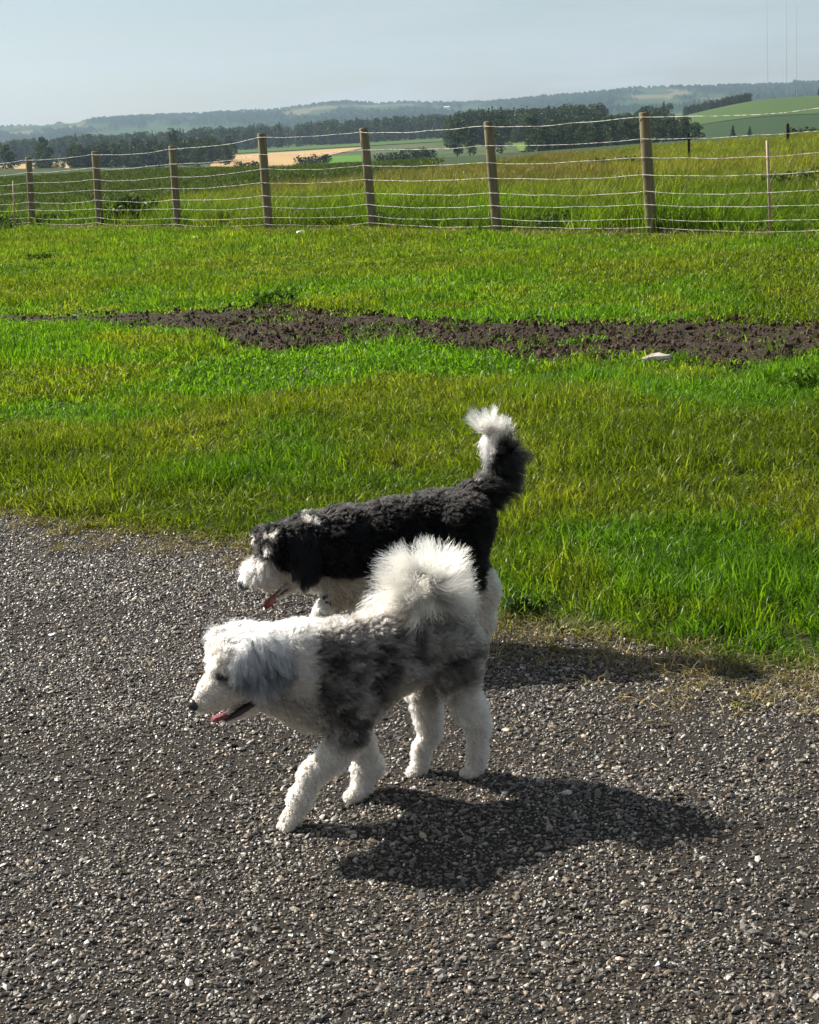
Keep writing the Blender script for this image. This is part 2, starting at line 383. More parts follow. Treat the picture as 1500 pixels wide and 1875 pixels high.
def tree_meshes(seed, h=12.0, kind='broad'):
    rng = np.random.default_rng(seed)
    lean = rng.normal(size=2) * 0.25
    pts = [(0, 0, -0.3), (lean[0] * 0.3, lean[1] * 0.3, h * 0.3), (lean[0], lean[1], h * 0.62), (lean[0] * 1.3, lean[1] * 1.3, h * 0.9)]
    V, Fq = tube(pts, [h * 0.018, h * 0.013, h * 0.008, h * 0.002], 7)
    cs, rs = [], []
    if kind == 'broad':
        for k in range(11):
            w = rng.random() * 6.28; zz = h * (0.15 + 0.73 * (k / 10)); rr_ = h * 0.17 * (1 - 0.65 * abs(k / 10 - 0.35)) * (0.3 + rng.random())
            c = np.array([math.cos(w) * rr_ + lean[0], math.sin(w) * rr_ + lean[1], zz]); cs.append(c); rs.append(h * (0.085 + 0.07 * rng.random()))
            v2, f2 = tube([(lean[0] * zz / h, lean[1] * zz / h, zz * 0.82), c], [h * 0.006, h * 0.002], 5); o_ = len(V); V += v2; Fq += [tuple(i + o_ for i in f) for f in f2]
        n, size = 1200, h * 0.026
    else:
        for k in range(14):
            t = k / 13; cs.append(np.array([lean[0] * t, lean[1] * t, h * (0.10 + 0.88 * t)])); rs.append(h * 0.15 * (1.03 - t) * (0.8 + 0.4 * rng.random()))
        n, size = 800, h * 0.024
    tm = pydata('trunk', V, Fq)
    LV, LF, sh = leaf_cloud(rng, cs, rs, n, size, 0.85 if kind == 'broad' else 0.6)
    cm = mesh_np('crown', LV, LF); add_attr(cm, 'shade', 'FLOAT', 'POINT', sh.astype(np.float32))
    tc_ = np.ones((len(LV), 4), np.float32); tc_[:, :3] = (0.030, 0.056, 0.020) if kind == 'broad' else (0.018, 0.038, 0.018)
    add_attr(cm, 'tint', 'FLOAT_COLOR', 'POINT', tc_)
    tm.materials.append(bark.m); cm.materials.append(leaf)
    return tm, cm
def bush_mesh(seed, w, h, n, tint, size):
    rng = np.random.default_rng(seed); cs, rs = [], []
    for k in range(9):
        x = (k / 8 - 0.5) * w * 0.8; cs.append(np.array([x, rng.normal() * w * 0.12, h * (0.35 + 0.2 * rng.random())])); rs.append(h * (0.36 + 0.12 * rng.random()))
    LV, LF, sh = leaf_cloud(rng, cs, rs, n, size, 1.0); LV[:, 2] = np.maximum(LV[:, 2], 0.0) + 0.02 * rng.random(len(LV))
    cm = mesh_np('foliage', LV, LF); add_attr(cm, 'shade', 'FLOAT', 'POINT', sh.astype(np.float32))
    t4 = np.ones((len(LV), 4), np.float32); t4[:, :3] = tint; add_attr(cm, 'tint', 'FLOAT_COLOR', 'POINT', t4)
    V, Fq = [], []
    for k in range(6):
        c = cs[k]; v2, f2 = tube([(c[0] * 0.4, c[1] * 0.4, -0.1), tuple(c)], [h * 0.02, h * 0.006], 5); o_ = len(V); V += v2; Fq += [tuple(i + o_ for i in f) for f in f2]
    sm2 = pydata('stem', V, Fq); sm2.materials.append(bark.m); cm.materials.append(leaf)
    return sm2, cm
TREES = [tree_meshes(100 + k, 12.0, 'broad') for k in range(6)] + [tree_meshes(200 + k, 12.0, 'spruce') for k in range(3)]
def tree(px, top_y, D, kind, label, wide=1.0, name='broadleaf_tree', rz=0.0):
    """a tree at the azimuth of photo column px and distance D, tall enough that its top reaches photo row top_y"""
    p = at_depth(px, top_y, D); z = tz(p[0], p[1]); h = p[2] - z
    r = obj(name, None, label=label, cat='tree', group='trees in the valley'); r.location = (p[0], p[1], z); r.rotation_euler.z = rz
    s = h / 12.0; r.scale = (s * wide, s * wide, s)
    tm, cm = TREES[kind]
    obj('trunk', tm, parent=r); obj('crown', cm, parent=r); return r
tree(76, 246, 640, 0, 'tall lone tree standing clear of the wood at far left', 0.9)
tree(128, 262, 660, 1, 'small tree right beside the tall lone tree at far left', 0.9)
tree(4, 262, 600, 2, 'dark tree cut by the left edge of the picture', 1.3)
tree(205, 268, 640, 3, 'low broad tree behind the second wooden post from the left', 1.4)
tree(250, 268, 660, 4, 'low broad tree behind the low weed bush at the fence', 1.4)
tree(318, 233, 690, 5, 'tall peaked tree behind the third wooden post from the left', 1.0)
tree(292, 256, 660, 1, 'rounded tree just left of the tall peaked tree', 1.2)
tree(360, 262, 640, 0, 'broad dark tree just right of the tall peaked tree', 1.5)
tree(410, 264, 650, 2, 'broad dark tree at the right end of the left-hand grove', 1.5)
tree(834, 215, 540, 4, 'tall dark tree left of the sixth wooden post, above the bush row', 1.15)
tree(858, 226, 545, 3, 'dark tree close against the right side of the tall one above the bush row', 1.0)
tree(915, 204, 560, 0, 'tall dark tree directly behind the sixth wooden post', 1.05)
tree(975, 202, 560, 5, 'tall dark tree midway between the sixth and seventh wooden posts', 1.1)
tree(1120, 232, 520, 1, 'rounded tree left of the tallest wooden post, in front of the wood', 1.3)
tree(1225, 222, 480, 2, 'rounded tree just right of the tallest wooden post', 1.4)
tree(1275, 226, 470, 3, 'rounded tree at the right end of the wood below the slope field', 1.2)
tree(1342, 229, 520, 6, 'small pointed spruce on the slope, left one of two', 2.1, 'spruce_tree')
tree(1372, 231, 520, 7, 'small pointed spruce on the slope, right one of two', 2.1, 'spruce_tree', 1.0)
def bush(px, base_y, wpx, hpx, D, label, seed, tint, n=900, name='bush'):
    p = at_depth(px, base_y, D); z = tz(p[0], p[1]); s = D / FPX
    r = obj(name, None, label=label, cat='bush'); r.location = (p[0], p[1], z)
    sm2, cm = bush_mesh(seed, wpx * s, hpx * s, n, tint, hpx * s * 0.085)
    obj('stem', sm2, parent=r); obj('foliage', cm, parent=r); return r
bush(573, 302, 64, 23, 530, 'round dark bush standing alone in the gold stubble field', 5, (0.022, 0.040, 0.018))
bush(715, 294, 60, 20, 520, 'left-hand low bush of the row right of the fifth wooden post', 6, (0.026, 0.046, 0.018))
bush(768, 294, 62, 24, 525, 'right-hand low bush of the row, left of the tall dark tree', 7, (0.030, 0.052, 0.018))
bush(1466, 240, 50, 42, 300, 'dark bush above the grassy knoll at the right edge', 9, (0.022, 0.042, 0.018))
bush(455, 302, 44, 20, 520, 'low dark bush at the left edge of the stubble field', 8, (0.022, 0.040, 0.018))

# woods that read as one mass
WOOD = []
for tm, cm in TREES:
    b = bmesh.new(); b.from_mesh(tm); nt = len(b.faces); b.from_mesh(cm)
    m2 = bpy.data.meshes.new('wood_tree'); b.to_mesh(m2); b.free()
    m2.materials.append(bark.m); m2.materials.append(leaf_i)
    mi = np.zeros(len(m2.polygons), np.int32); mi[nt:] = 1; m2.polygons.foreach_set('material_index', mi); WOOD.append(m2)
wood_protos = proto_collection('wood_tree', WOOD)
def wood(name, strips, label, seed):
    rng = np.random.default_rng(seed); P, S, I, T = [], [], [], []
    for (x0, x1, D0, D1, h, n) in strips:
        px = rng.uniform(x0, x1, n); D = rng.uniform(D0, D1, n); az = (px - 750) / FPX
        X, Y = D * np.sin(az), D * np.cos(az); P.append(np.stack([X, Y, terrain(X, Y)], 1))
        hh = h * (0.72 + 0.4 * rng.random(n)); S.append(np.stack([hh / 12 * (0.9 + 0.6 * rng.random(n))] * 2 + [hh / 12], 1)); I.append(np.where(rng.random(n) < 0.72, rng.integers(0, 6, n), rng.integers(6, 9, n)))
        t = np.array([0.026, 0.048, 0.020])[None] * (0.7 + 0.7 * rng.random((n, 1))) + np.array([[0.004, 0.004, 0]]) * rng.random((n, 1)); T.append(t)
    P = np.vstack(P); n = len(P)
    return scatter(name, P, np.stack([0 * P[:, 0], 0 * P[:, 0], rng.random(n) * 6.28], 1), np.vstack(S), np.concatenate(I), np.vstack(T), wood_protos, label, 'wood')
wood('wood', [(-700, 660, 1300, 1900, 18.5, 1700), (190, 470, 690, 800, 11.5, 120), (-300, 40, 640, 760, 11, 50), (100, 180, 700, 760, 8, 10)], 'dark belt of trees across the left half of the valley', 41)
wood('wood', [(640, 1100, 1300, 1900, 18.5, 800), (860, 1130, 760, 1050, 15.5, 300), (1110, 1240, 760, 1000, 9.5, 130), (1000, 1300, 480, 560, 8.5, 90), (1190, 1250, 800, 900, 11.5, 20), (1010, 1180, 540, 640, 10, 60)], 'dark wood between the centre and the slope field', 42)
wood('wood', [(1276, 1388, 1150, 1185, 6.2, 110), (1500, 1700, 1150, 1200, 8, 30)], 'dark row of trees along the top of the slope field', 43)

# ------------------------------------------------------------------ radio masts
steel = NT('mast_steel'); steel.col(steel.mix(steel.noise(0.05, 2), (0.40, 0.42, 0.44), (0.5, 0.5, 0.5)), 0.6, 0.4); steel.b.inputs['Metallic'].default_value = 0.2
def mast(px, D, h, label):
    p = at_depth(px, 160, D); zb = hill_z(px, D) - 1.0
    r = obj('radio_mast', None, label=label, cat='radio mast', group='radio masts on the hill'); r.location = (p[0], p[1], zb)
    w = 0.75
    V, Fq = [], []
    def bar(a, b, rd):
        v2, f2 = tube([a, b], rd, 4); o_ = len(V); V.extend(v2); Fq.extend([tuple(i + o_ for i in f) for f in f2])
    cor = [(w * math.cos(t), w * math.sin(t)) for t in (0.5, 2.594, 4.689)]
    for c in cor: obj('leg', tube_mesh('leg', [(c[0], c[1], 0), (c[0], c[1], h)], 0.09, 5), steel.m, r)
    k = 0; z = 0.0
    while z < h - 4:
        for i in range(3):
            a, b = cor[i], cor[(i + 1) % 3]
            bar((a[0], a[1], z), (b[0], b[1], z + 4), 0.05); bar((a[0], a[1], z), (b[0], b[1], z), 0.05)
        z += 4
    obj('lattice', pydata('lattice', V, Fq, False), steel.m, r, kind='stuff')
    for i in range(3):
        t = 0.5 + i * 2.094
        for lv in (0.45, 0.95): obj('guy_wire', tube_mesh('guy_wire', [(0, 0, h * lv), (math.cos(t) * 70, math.sin(t) * 70, 1)], 0.03, 4), steel.m, r)
    return r
mast(1406, 3350, 232, 'leftmost of the three thin radio masts on the hill')
mast(1441, 3350, 232, 'middle of the three thin radio masts on the hill')
mast(1459, 3350, 232, 'rightmost of the three thin radio masts on the hill')
# far farm shed on the hill
shed_m = NT('shed_metal'); shed_m.col(shed_m.mix(shed_m.noise(0.4, 2), (0.72, 0.74, 0.75), (0.8, 0.8, 0.8)), 0.5)
p = at_depth(818, 196, 4300); zb = p[2] - 5
r = obj('farm_shed', None, label='tiny white farm shed on the distant hillside', cat='building'); r.location = (p[0], p[1], zb)
bmx = bmesh.new(); bmesh.ops.create_cube(bmx, size=1, matrix=Matrix.LocRotScale(Vector((0, 0, -4)), None, Vector((14, 9, 18)))); me = bpy.data.meshes.new('wall'); bmx.to_mesh(me); bmx.free(); obj('wall', me, shed_m.m, r)
obj('roof', pydata('roof', [(-7.4, -5, 5), (7.4, -5, 5), (7.4, 5, 5), (-7.4, 5, 5), (-7.4, 0, 7.5), (7.4, 0, 7.5)], [(0, 1, 5, 4), (2, 3, 4, 5), (0, 4, 3), (1, 2, 5), (0, 3, 2, 1)], False), shed_m.m, r)

# ------------------------------------------------------------------ fence
wood_m = NT('weathered_post_wood'); tcn = wood_m.add('ShaderNodeTexCoord').outputs['Object']
gr = wood_m.noise(9, 6, 0.65, tcn, stretch=(5, 5, 0.35)); bl = wood_m.noise(2.4, 3, 0.5, tcn)
wood_m.col(wood_m.mix(bl, wood_m.ramp(gr, [(0.3, (0.13, 0.10, 0.052)), (0.55, (0.27, 0.215, 0.115)), (0.75, (0.37, 0.30, 0.17))]), wood_m.ramp(gr, [(0.3, (0.10, 0.085, 0.05)), (0.7, (0.25, 0.215, 0.13))])), 0.85); wood_m.bump(gr, 0.8, 0.012)
wire_m = NT('galvanised_wire'); wn1 = wire_m.noise(13, 2, 0.6)
wire_m.col(wire_m.ramp(wn1, [(0.42, (0.20, 0.20, 0.19)), (0.56, (0.80, 0.79, 0.74))]), 0.45, 0.6)  # pale dashes: highlights of a twisted strand painted into the colour
pink = NT('fibreglass_stake'); pink.col(pink.mix(pink.noise(8, 3), (0.36, 0.25, 0.17), (0.48, 0.35, 0.25)), 0.6)
posts_px = [((52, 288), (60, 417)), ((174, 277), (184, 418)), ((315, 267), (327, 422)), ((479, 244), (493, 424)), ((666, 234), (684, 422)), ((894, 222), (911, 429)), ((1180, 205), (1194, 433))]
fence = obj('wire_fence', None, label='fence of wooden posts strung with nine pale wires across the lawn edge', cat='fence')
bases, tops = [], []
for (tx, ty), (bx, by) in posts_px:
    b = gnd(bx, by); zz = tz(b[0], b[1]); b = gnd(bx, by, zz)
    t = at_y(tx, ty, b[1]); bases.append(b); tops.append(t)
bases = [bases[0] * 2 - bases[1]] + bases + [bases[-1] * 2 - bases[-2]]; tops = [tops[0] * 2 - tops[1]] + tops + [tops[-1] * 2 - tops[-2]]
PR = 0.072
for k, (b, t) in enumerate(zip(bases, tops)):
    ax = t - b; L_ = np.linalg.norm(ax); ax /= L_
    loc = [np.array([0, 0, -0.15]), np.array([0, 0, 0.3]) , np.array([0, 0, 0.8]), np.array([0, 0, L_ - 0.012]), np.array([0, 0, L_])]
    rj = PR * (0.93 + 0.14 * random.random())
    V, Fq = tube(loc, [rj * 1.03, rj, rj * 0.98, rj * 0.95, rj * 0.82], 14)
    V = [v * np.array([1 + 0.05 * math.sin(3 * math.atan2(v[1], v[0]) + k), 1, 1]) for v in V]
    o = obj('post', pydata('post', V, Fq), wood_m.m, fence); o.location = b
    o.rotation_euler = Vector(ax).to_track_quat('Z', 'Y').to_euler()
zf = [0.962, 0.79, 0.642, 0.505, 0.372, 0.262, 0.152, 0.08, 0.028]
for wi, f in enumerate(zf):
    pts = []
    for k in range(len(bases) - 1):
        a = bases[k] + (tops[k] - bases[k]) * f; b = bases[k + 1] + (tops[k + 1] - bases[k + 1]) * f
        d = b - a; nrm = np.array([d[1], -d[0], 0]); nrm /= np.linalg.norm(nrm)
        if nrm[1] > 0: nrm = -nrm
        a = a + nrm * (PR + 0.004); b = b + nrm * (PR + 0.004)
        sag = 0.02 + 0.025 * random.random(); w1, w2 = random.uniform(-0.010, 0.010), random.uniform(-0.005, 0.005); nseg = 16
        for s in range(nseg):
            t = s / nseg; q_ = a * (1 - t) + b * t
            q_[2] += -4 * sag * t * (1 - t) + w1 * math.sin(2 * math.pi * t) + w2 * math.sin(6 * math.pi * t) + random.uniform(-0.002, 0.002); pts.append(q_)
    pts.append(b)
    obj('wire', tube_mesh('wire', pts, 0.0028 if wi else 0.0034, 5), wire_m.m, fence)
for (tx, ty), (bx, by), f in [((1405, 257), (1409, 412), 0), ((24, 331), (28, 414), 0)]:
    k = 7 if tx > 700 else 0
    A_p, B_p = bases[k], bases[k + 1]
    # the point of the fence line seen in that column
    best = min((abs(proj(A_p * (1 - s) + B_p * s)[0] - bx), s) for s in np.linspace(0, 1, 400))[1]
    b = A_p * (1 - best) + B_p * best + np.array([0, -0.09, 0]); t = at_y(tx, ty, b[1])
    obj('stake', tube_mesh('stake', [b - np.array([0, 0, 0.05]), t], 0.017, 8), pink.m, fence)
# steel posts of another fence on the knoll
dark_m = NT('dark_steel'); dark_m.col(dark_m.mix(dark_m.noise(20, 3), (0.02, 0.022, 0.02), (0.05, 0.05, 0.045)), 0.7)
def t_post(px, ty, by, D, label, mat, rad=0.03):
    p = at_depth(px, by, D); z = tz(p[0], p[1]); t = at_depth(px - 1, ty, D)
    r = obj('steel_post', None, label=label, cat='post'); r.location = (p[0], p[1], z); hh = t[2] - z
    V, Fq = [], []
    for (cx, cy, sx, sy) in ((0, 0, rad, 0.008), (0, rad * 0.6, 0.008, rad * 0.6)):
        o_ = len(V); V += [(cx + i * sx, cy + j * sy, zz) for zz in (-0.2, hh) for i, j in ((-1, -1), (1, -1), (1, 1), (-1, 1))]
        Fq += [tuple(i + o_ for i in f) for f in ((0, 3, 2, 1), (4, 5, 6, 7), (0, 1, 5, 4), (1, 2, 6, 5), (2, 3, 7, 6), (3, 0, 4, 7))]
    obj('flange', pydata('flange', V, Fq, False), mat, r)
    obj('cap', tube_mesh('cap', [(0, 0, hh), (0, 0, hh + 0.05)], rad * 0.7, 8), mat, r)
t_post(1262, 245, 283, 52, 'dark steel post in the tall grass right of the tallest wooden post', dark_m.m, 0.04)
t_post(1443, 228, 255, 60, 'dark steel post on the grassy knoll near the right edge', dark_m.m, 0.05)
white_m = NT('white_paint'); white_m.col(white_m.mix(white_m.noise(9, 3), (0.62, 0.61, 0.57), (0.8, 0.79, 0.75)), 0.6)
t_post(851, 318, 345, 38, 'short white marker stake in the grass left of the sixth wooden post', white_m.m, 0.02)

# ------------------------------------------------------------------ grass
def blade_tuft(rng, n, spread, h, w, lean=0.5, seg=3, dry=0.05, curl=0.5):
    """n bent tapering blades growing from a small patch"""
    V, Fq, S = [], [], []
    for k in range(n):
        r = spread * math.sqrt(rng.random()); a = rng.random() * 6.283
        b = np.array([r * math.cos(a), r * math.sin(a), -0.004]); hh = h * (0.45 + 0.75 * rng.random()); ww = w * (0.6 + 0.7 * rng.random())
        d = rng.random() * 6.283; ld = np.array([math.cos(d), math.sin(d), 0]); side = np.array([-math.sin(d), math.cos(d), 0])
        tw = rng.normal() * 0.9; side = side * math.cos(tw) + ld * math.sin(tw)
        le = lean * (0.2 + rng.random()); sh = rng.random() * 0.9
        if rng.random() < dry: sh = 1.0
        o_ = len(V)
        for s in range(seg + 1):
            t = s / seg; ang = le * (0.35 * t + curl * t * t)
            c = b + hh * t * (np.array([0, 0, 1]) * math.cos(ang) + ld * math.sin(ang)); x = ww * 0.5 * (1 - t ** 1.6)
            if s < seg: V += [c - side * x, c + side * x]; S += [sh, sh]
            else: V.append(c); S.append(sh)
        for s in range(seg - 1): Fq.append((o_ + 2 * s, o_ + 2 * s + 1, o_ + 2 * s + 3, o_ + 2 * s + 2))
        e = o_ + 2 * (seg - 1); Fq.append((e, e + 1, e + 2))
    me = pydata('grass_tuft', V, Fq); add_attr(me, 'shade', 'FLOAT', 'POINT', np.array(S, np.float32)); return me
grass_m = foliage_mat('grass_blades', 0.58, 0.022, rough=0.4)
def tufts(seed, count, **k):
    rng = np.random.default_rng(seed); out = []
    for _ in range(count):
        m = blade_tuft(rng, **k); m.materials.append(grass_m); out.append(m)
    return out
def fan(rng, y0, y1, dens, margin=1.3, k=0.275):
    """random points of the wedge of land in view, and a good step to each side"""
    n = int(dens * (k * (y0 + y1) + 2 * margin) * (y1 - y0) * 1.02); hw = k * y1 + margin
    y = rng.uniform(y0, y1, n * 2); x = rng.uniform(-hw, hw, n * 2); m = abs(x) < k * y + margin
    return x[m][:n], y[m][:n]
fx = np.array([b[0] for b in bases]); fy = np.array([b[1] for b in bases]); _o = np.argsort(fx); fx, fy = fx[_o], fy[_o]
def fence_y(x): return np.interp(x, fx, fy) + np.where(x < fx[0], (fx[0] - x) * 0.9, 0) - np.where(x > fx[-1], (x - fx[-1]) * 0.75, 0)
lawn_near = proto_collection('lawn_tuft_near', tufts(1, 12, n=20, spread=0.05, h=0.082, w=0.0056, lean=1.35, dry=0.045))
lawn_far = proto_collection('lawn_tuft_far', tufts(2, 8, n=24, spread=0.10, h=0.07, w=0.011, lean=1.3, seg=2, dry=0.03))
def lawn_tint(x, y, rng):
    P = xy0(x, y); n1_, n2_, n3_ = fbm(P, 0.55, 61, 3), fbm(P, 1.9, 65, 3), fbm(P, 0.16, 69, 2)
    fresh, olive, yel = np.array([0.094, 0.215, 0.012]), np.array([0.110, 0.165, 0.012]), np.array([0.155, 0.165, 0.024])
    f = sstep(0.40, 0.60, n1_ + 0.5 * (n2_ - 0.5)); f2 = sstep(0.55, 0.75, n2_) * 0.5
    c = fresh[None] * (1 - f[:, None]) + olive[None] * f[:, None]; c = c * (1 - f2[:, None]) + yel[None] * f2[:, None]
    far_f = sstep(10, 22, y)[:, None]; c = c * (1 - far_f) + (c * 0.5 + np.array([[0.122, 0.185, 0.016]]) * 0.5) * far_f
    return c * (0.46 + 0.68 * n2_[:, None] + 0.46 * n3_[:, None]) * (0.8 + 0.4 * rng.random((len(x), 1)))
def soil_mask(x, y, rng):
    P = xy0(x, y); j = 0.55 * (fbm(P, 2.6, 81, 3) - 0.5) + rng.normal(size=len(x)) * 0.12
    return inside(x, y + j * 1.6, SOIL_POLY)
def lawn(name, protos, bands, nproto, label, seed):
    rng = np.random.default_rng(seed); PP, RR, SS, II, TT = [], [], [], [], []
    for y0, y1, dens, sc in bands:
        x, y = fan(rng, y0, y1, dens)
        d = y - gravel_edge(x); P = xy0(x, y); pn = fbm(P, 3.0, 91, 2)
        keep = (d > -0.03 + 0.22 * (pn - 0.5)) | ((rng.random(len(x)) < 0.05) & (d > -0.35))
        keep &= (y < fence_y(x) + 0.1)
        sm0 = soil_mask(x, y, rng); gp = 0.05 + 0.30 * sstep(0.52, 0.66, fbm(P, 1.7, 83, 3)) + 0.55 * sstep(-1.2, -3.2, x); keep &= ~sm0 | (rng.random(len(x)) < gp)
        x, y, d, sm0 = x[keep], y[keep], d[keep], sm0[keep]
        n = len(x); hn = fbm(xy0(x, y), 1.1, 95, 3)
        hgt = (0.30 + 1.35 * hn) * (0.45 + 1.1 * fbm(xy0(x, y), 5.5, 97, 2)) * (0.35 + 0.65 * sstep(-0.05, 0.30, d)) * np.where(sm0, 0.7, 1.0)
        hgt *= 1.0 + 0.35 * sstep(0.2, 0.6, d) * sstep(2.2, 0.8, d) * sstep(-0.5, 0.6, x)         # taller fringe right of the dogs
        s = sc * (0.75 + 0.5 * rng.random(n))
        PP.append(np.stack([x, y, terrain(x, y)], 1)); RR.append(np.stack([rng.normal(size=n) * 0.12, rng.normal(size=n) * 0.12, rng.random(n) * 6.283], 1))
        SS.append(np.stack([s, s, s * hgt], 1)); II.append(rng.integers(0, nproto, n)); tn = lawn_tint(x, y, rng)
        ed = (sstep(0.25, -0.08, d) * 0.75)[:, None]; tn = tn * (1 - ed) + np.array([[0.16, 0.125, 0.05]]) * ed; TT.append(tn)
    return scatter(name, np.vstack(PP), np.vstack(RR), np.vstack(SS), np.concatenate(II), np.vstack(TT), protos, label, 'grass')
lawn('lawn_grass', lawn_near, [(3.2, 6.0, 430, 1.1), (6.0, 9.5, 380, 1.1)], 12, 'bright green lawn grass between the gravel and the bare soil', 201)
lawn('lawn_grass', lawn_far, [(9.5, 14, 230, 1.0), (14, 21, 170, 1.05), (21, 36, 110, 1.25)], 8, 'green lawn grass between the bare soil and the wire fence', 202)

tall_p = proto_collection('tall_tuft', tufts(3, 8, n=38, spread=0.24, h=0.40, w=0.011, lean=0.8, seg=3, dry=0.16, curl=0.8))
rng = np.random.default_rng(301)
PP, SS, TT = [], [], []
for y0, y1, dens in ((17, 32, 30), (32, 50, 22), (50, 85, 12)):
    x, y = fan(rng, y0, y1, dens, 5.0, 0.28)
    D = np.hypot(x, y); az = x / y; m = (y > fence_y(x) + 0.15)
    lim = np.interp(az, [-0.4, -0.23, -0.14, -0.06, 0.02, 0.1, 0.4], [36, 37, 40, 48, 62, 80, 90]) + 8 * (fbm(xy0(x, y), 0.2, 305, 2) - 0.5)
    m &= D < lim; x, y = x[m], y[m]; D = D[m]; n = len(x)
    n1_ = fbm(xy0(x, y), 0.16, 311, 3); n2_ = fbm(xy0(x, y), 0.6, 315, 2)
    near = sstep(5.0, 0.5, y - fence_y(x))
    gcol = np.array([[0.100, 0.190, 0.014]]); ycol = np.array([[0.165, 0.195, 0.030]]); bcol = np.array([[0.135, 0.110, 0.058]])
    f = sstep(0.42, 0.62, n1_)[:, None]; t = gcol * (1 - f) + ycol * f
    fd = y - fence_y(x); yb = (sstep(3, 6, fd) * sstep(0.30, 0.55, n2_))[:, None] * 0.6; t = t * (1 - yb) + np.array([[0.17, 0.19, 0.045]]) * yb
    bz = (sstep(9, 16, fd) * sstep(0.28, 0.45, n2_) * sstep(0.17, 0.10, x / y))[:, None] * 0.7; t = t * (1 - bz) + bcol * bz
    PP.append(np.stack([x, y, terrain(x, y) - 0.01], 1)); hgt = (0.35 + 1.0 * n2_) * (1 - 0.35 * sstep(36, 48, D)) * (0.5 + 1.0 * fbm(xy0(x, y), 1.3, 317, 2)); s = 0.9 + 0.5 * rng.random(n)
    SS.append(np.stack([s, s, s * hgt], 1)); TT.append(t * (0.45 + 0.75 * n2_[:, None]) * (0.65 + 0.6 * rng.random((n, 1))))
P = np.vstack(PP); n = len(P)
scatter('tall_grass', P, np.stack([rng.normal(size=n) * 0.1, rng.normal(size=n) * 0.1, rng.random(n) * 6.283], 1), np.vstack(SS), rng.integers(0, 8, n), np.vstack(TT), tall_p, 'tall unmown green and tawny grass beyond the wire fence', 'grass')
# crop rows further out on the left
crop_p = proto_collection('crop_tuft', tufts(4, 5, n=26, spread=0.45, h=0.34, w=0.05, lean=0.8, seg=2, dry=0.0))
x, y = fan(rng, 33, 120, 4.2, 8, 0.28); D = np.hypot(x, y); az = x / y
lim = np.interp(az, [-0.4, -0.23, -0.14, -0.06, 0.02, 0.1, 0.4], [33, 34, 37, 45, 58, 300, 300]); m = (D > lim) & (D < crest_dist(x, y) * 1.05)
x, y = x[m], y[m]; n = len(x); n1_ = fbm(xy0(x, y), 0.12, 321, 3)
t = np.array([[0.044, 0.068, 0.030]]) * (0.75 + 0.5 * n1_[:, None]) * (0.8 + 0.4 * rng.random((n, 1)))
scatter('crop', np.stack([x, y, terrain(x, y) - 0.02], 1), np.stack([0 * x, 0 * x, rng.random(n) * 6.28], 1), np.stack([1 + 0 * x, 1 + 0 * x, 0.6 + 0.4 * n1_], 1), rng.integers(0, 5, n), t, crop_p, 'dull green crop growing beyond the tall grass at left', 'crop')

# straw and dead thatch along the fence foot and the gravel's edge
straw_m = foliage_mat('straw', 0.3, 0.05)
def straw_meshes():
    out = []; rg = np.random.default_rng(8)
    for _ in range(5):
        m = blade_tuft(rg, n=9, spread=0.05, h=0.085, w=0.0032, lean=2.6, seg=3, dry=0, curl=0.6); m.materials.append(straw_m); out.append(m)
    return out
straw_p = proto_collection('straw', straw_meshes())
x = rng.uniform(-2.6, 2.2, 1700); d = rng.normal(size=1700) * 0.16 - 0.10; y = gravel_edge(x) + d; k_ = sstep(-1.2, 1.2, x) * 0.8 + 0.3; m = rng.random(1700) < k_; x, y = x[m], y[m]
x2 = rng.uniform(fx[0], fx[-1], 900); y2 = fence_y(x2) - 0.2 + rng.normal(size=900) * 0.3
sx = rng.uniform(-3.2, 3.2, 1500); sy = rng.uniform(9, 15, 1500); m = inside(sx, sy, SOIL_POLY); sx, sy = sx[m], sy[m]
nx, ny, n2c, n3c = np.concatenate([x, x2, sx]), np.concatenate([y, y2, sy]), len(x2), len(sx); n = len(nx)
sc_ = np.concatenate([0.6 + 0.5 * rng.random(len(x)), 2.4 + rng.random(n2c), 0.6 + 0.5 * rng.random(n3c)])
t = np.array([[0.27, 0.215, 0.115]]) * (0.55 + 0.7 * rng.random((n, 1)))
scatter('dead_grass', np.stack([nx, ny, terrain(nx, ny) + np.concatenate([0.012 + 0 * x, 0 * x2, 0.02 + 0 * sx])], 1), np.stack([rng.normal(size=n) * 0.25, rng.normal(size=n) * 0.25, rng.random(n) * 6.28], 1), np.stack([sc_, sc_, sc_ * 0.55], 1), rng.integers(0, 5, n), t, straw_p, 'pale dead grass along the gravel edge and the fence foot', 'grass')

# weeds by the fence: leafy dark bush and clumps
def weed(px, base_y, D, w, h, label, seed, tint, n=700, size=0.045):
    p = at_depth(px, base_y, D); z = tz(p[0], p[1])
    r = obj('weed_bush', None, label=label, cat='weed'); r.location = (p[0], p[1], z)
    sm2, cm = bush_mesh(seed, w, h, n, tint, size); obj('stem', sm2, parent=r); obj('foliage', cm, parent=r)
_d = lambda px: float(np.hypot(*[np.interp(px, [60, 184, 327, 493, 684, 911, 1194], [b[k] for b in bases[1:8]]) for k in (0, 1)]))
weed(243, 412, _d(243) + 0.9, 0.75, 0.62, 'dark leafy weed bush behind the wires right of the second wooden post', 71, (0.028, 0.060, 0.020), 900, 0.04)
weed(100, 415, _d(100) + 0.8, 0.9, 0.30, 'low dark weed clump between the first and second wooden posts', 72, (0.026, 0.055, 0.022), 500, 0.035)
weed(15, 416, _d(60) + 1.2, 0.7, 0.28, 'low dark weed clump at the left edge behind the thin stake', 73, (0.026, 0.055, 0.022), 400, 0.035)
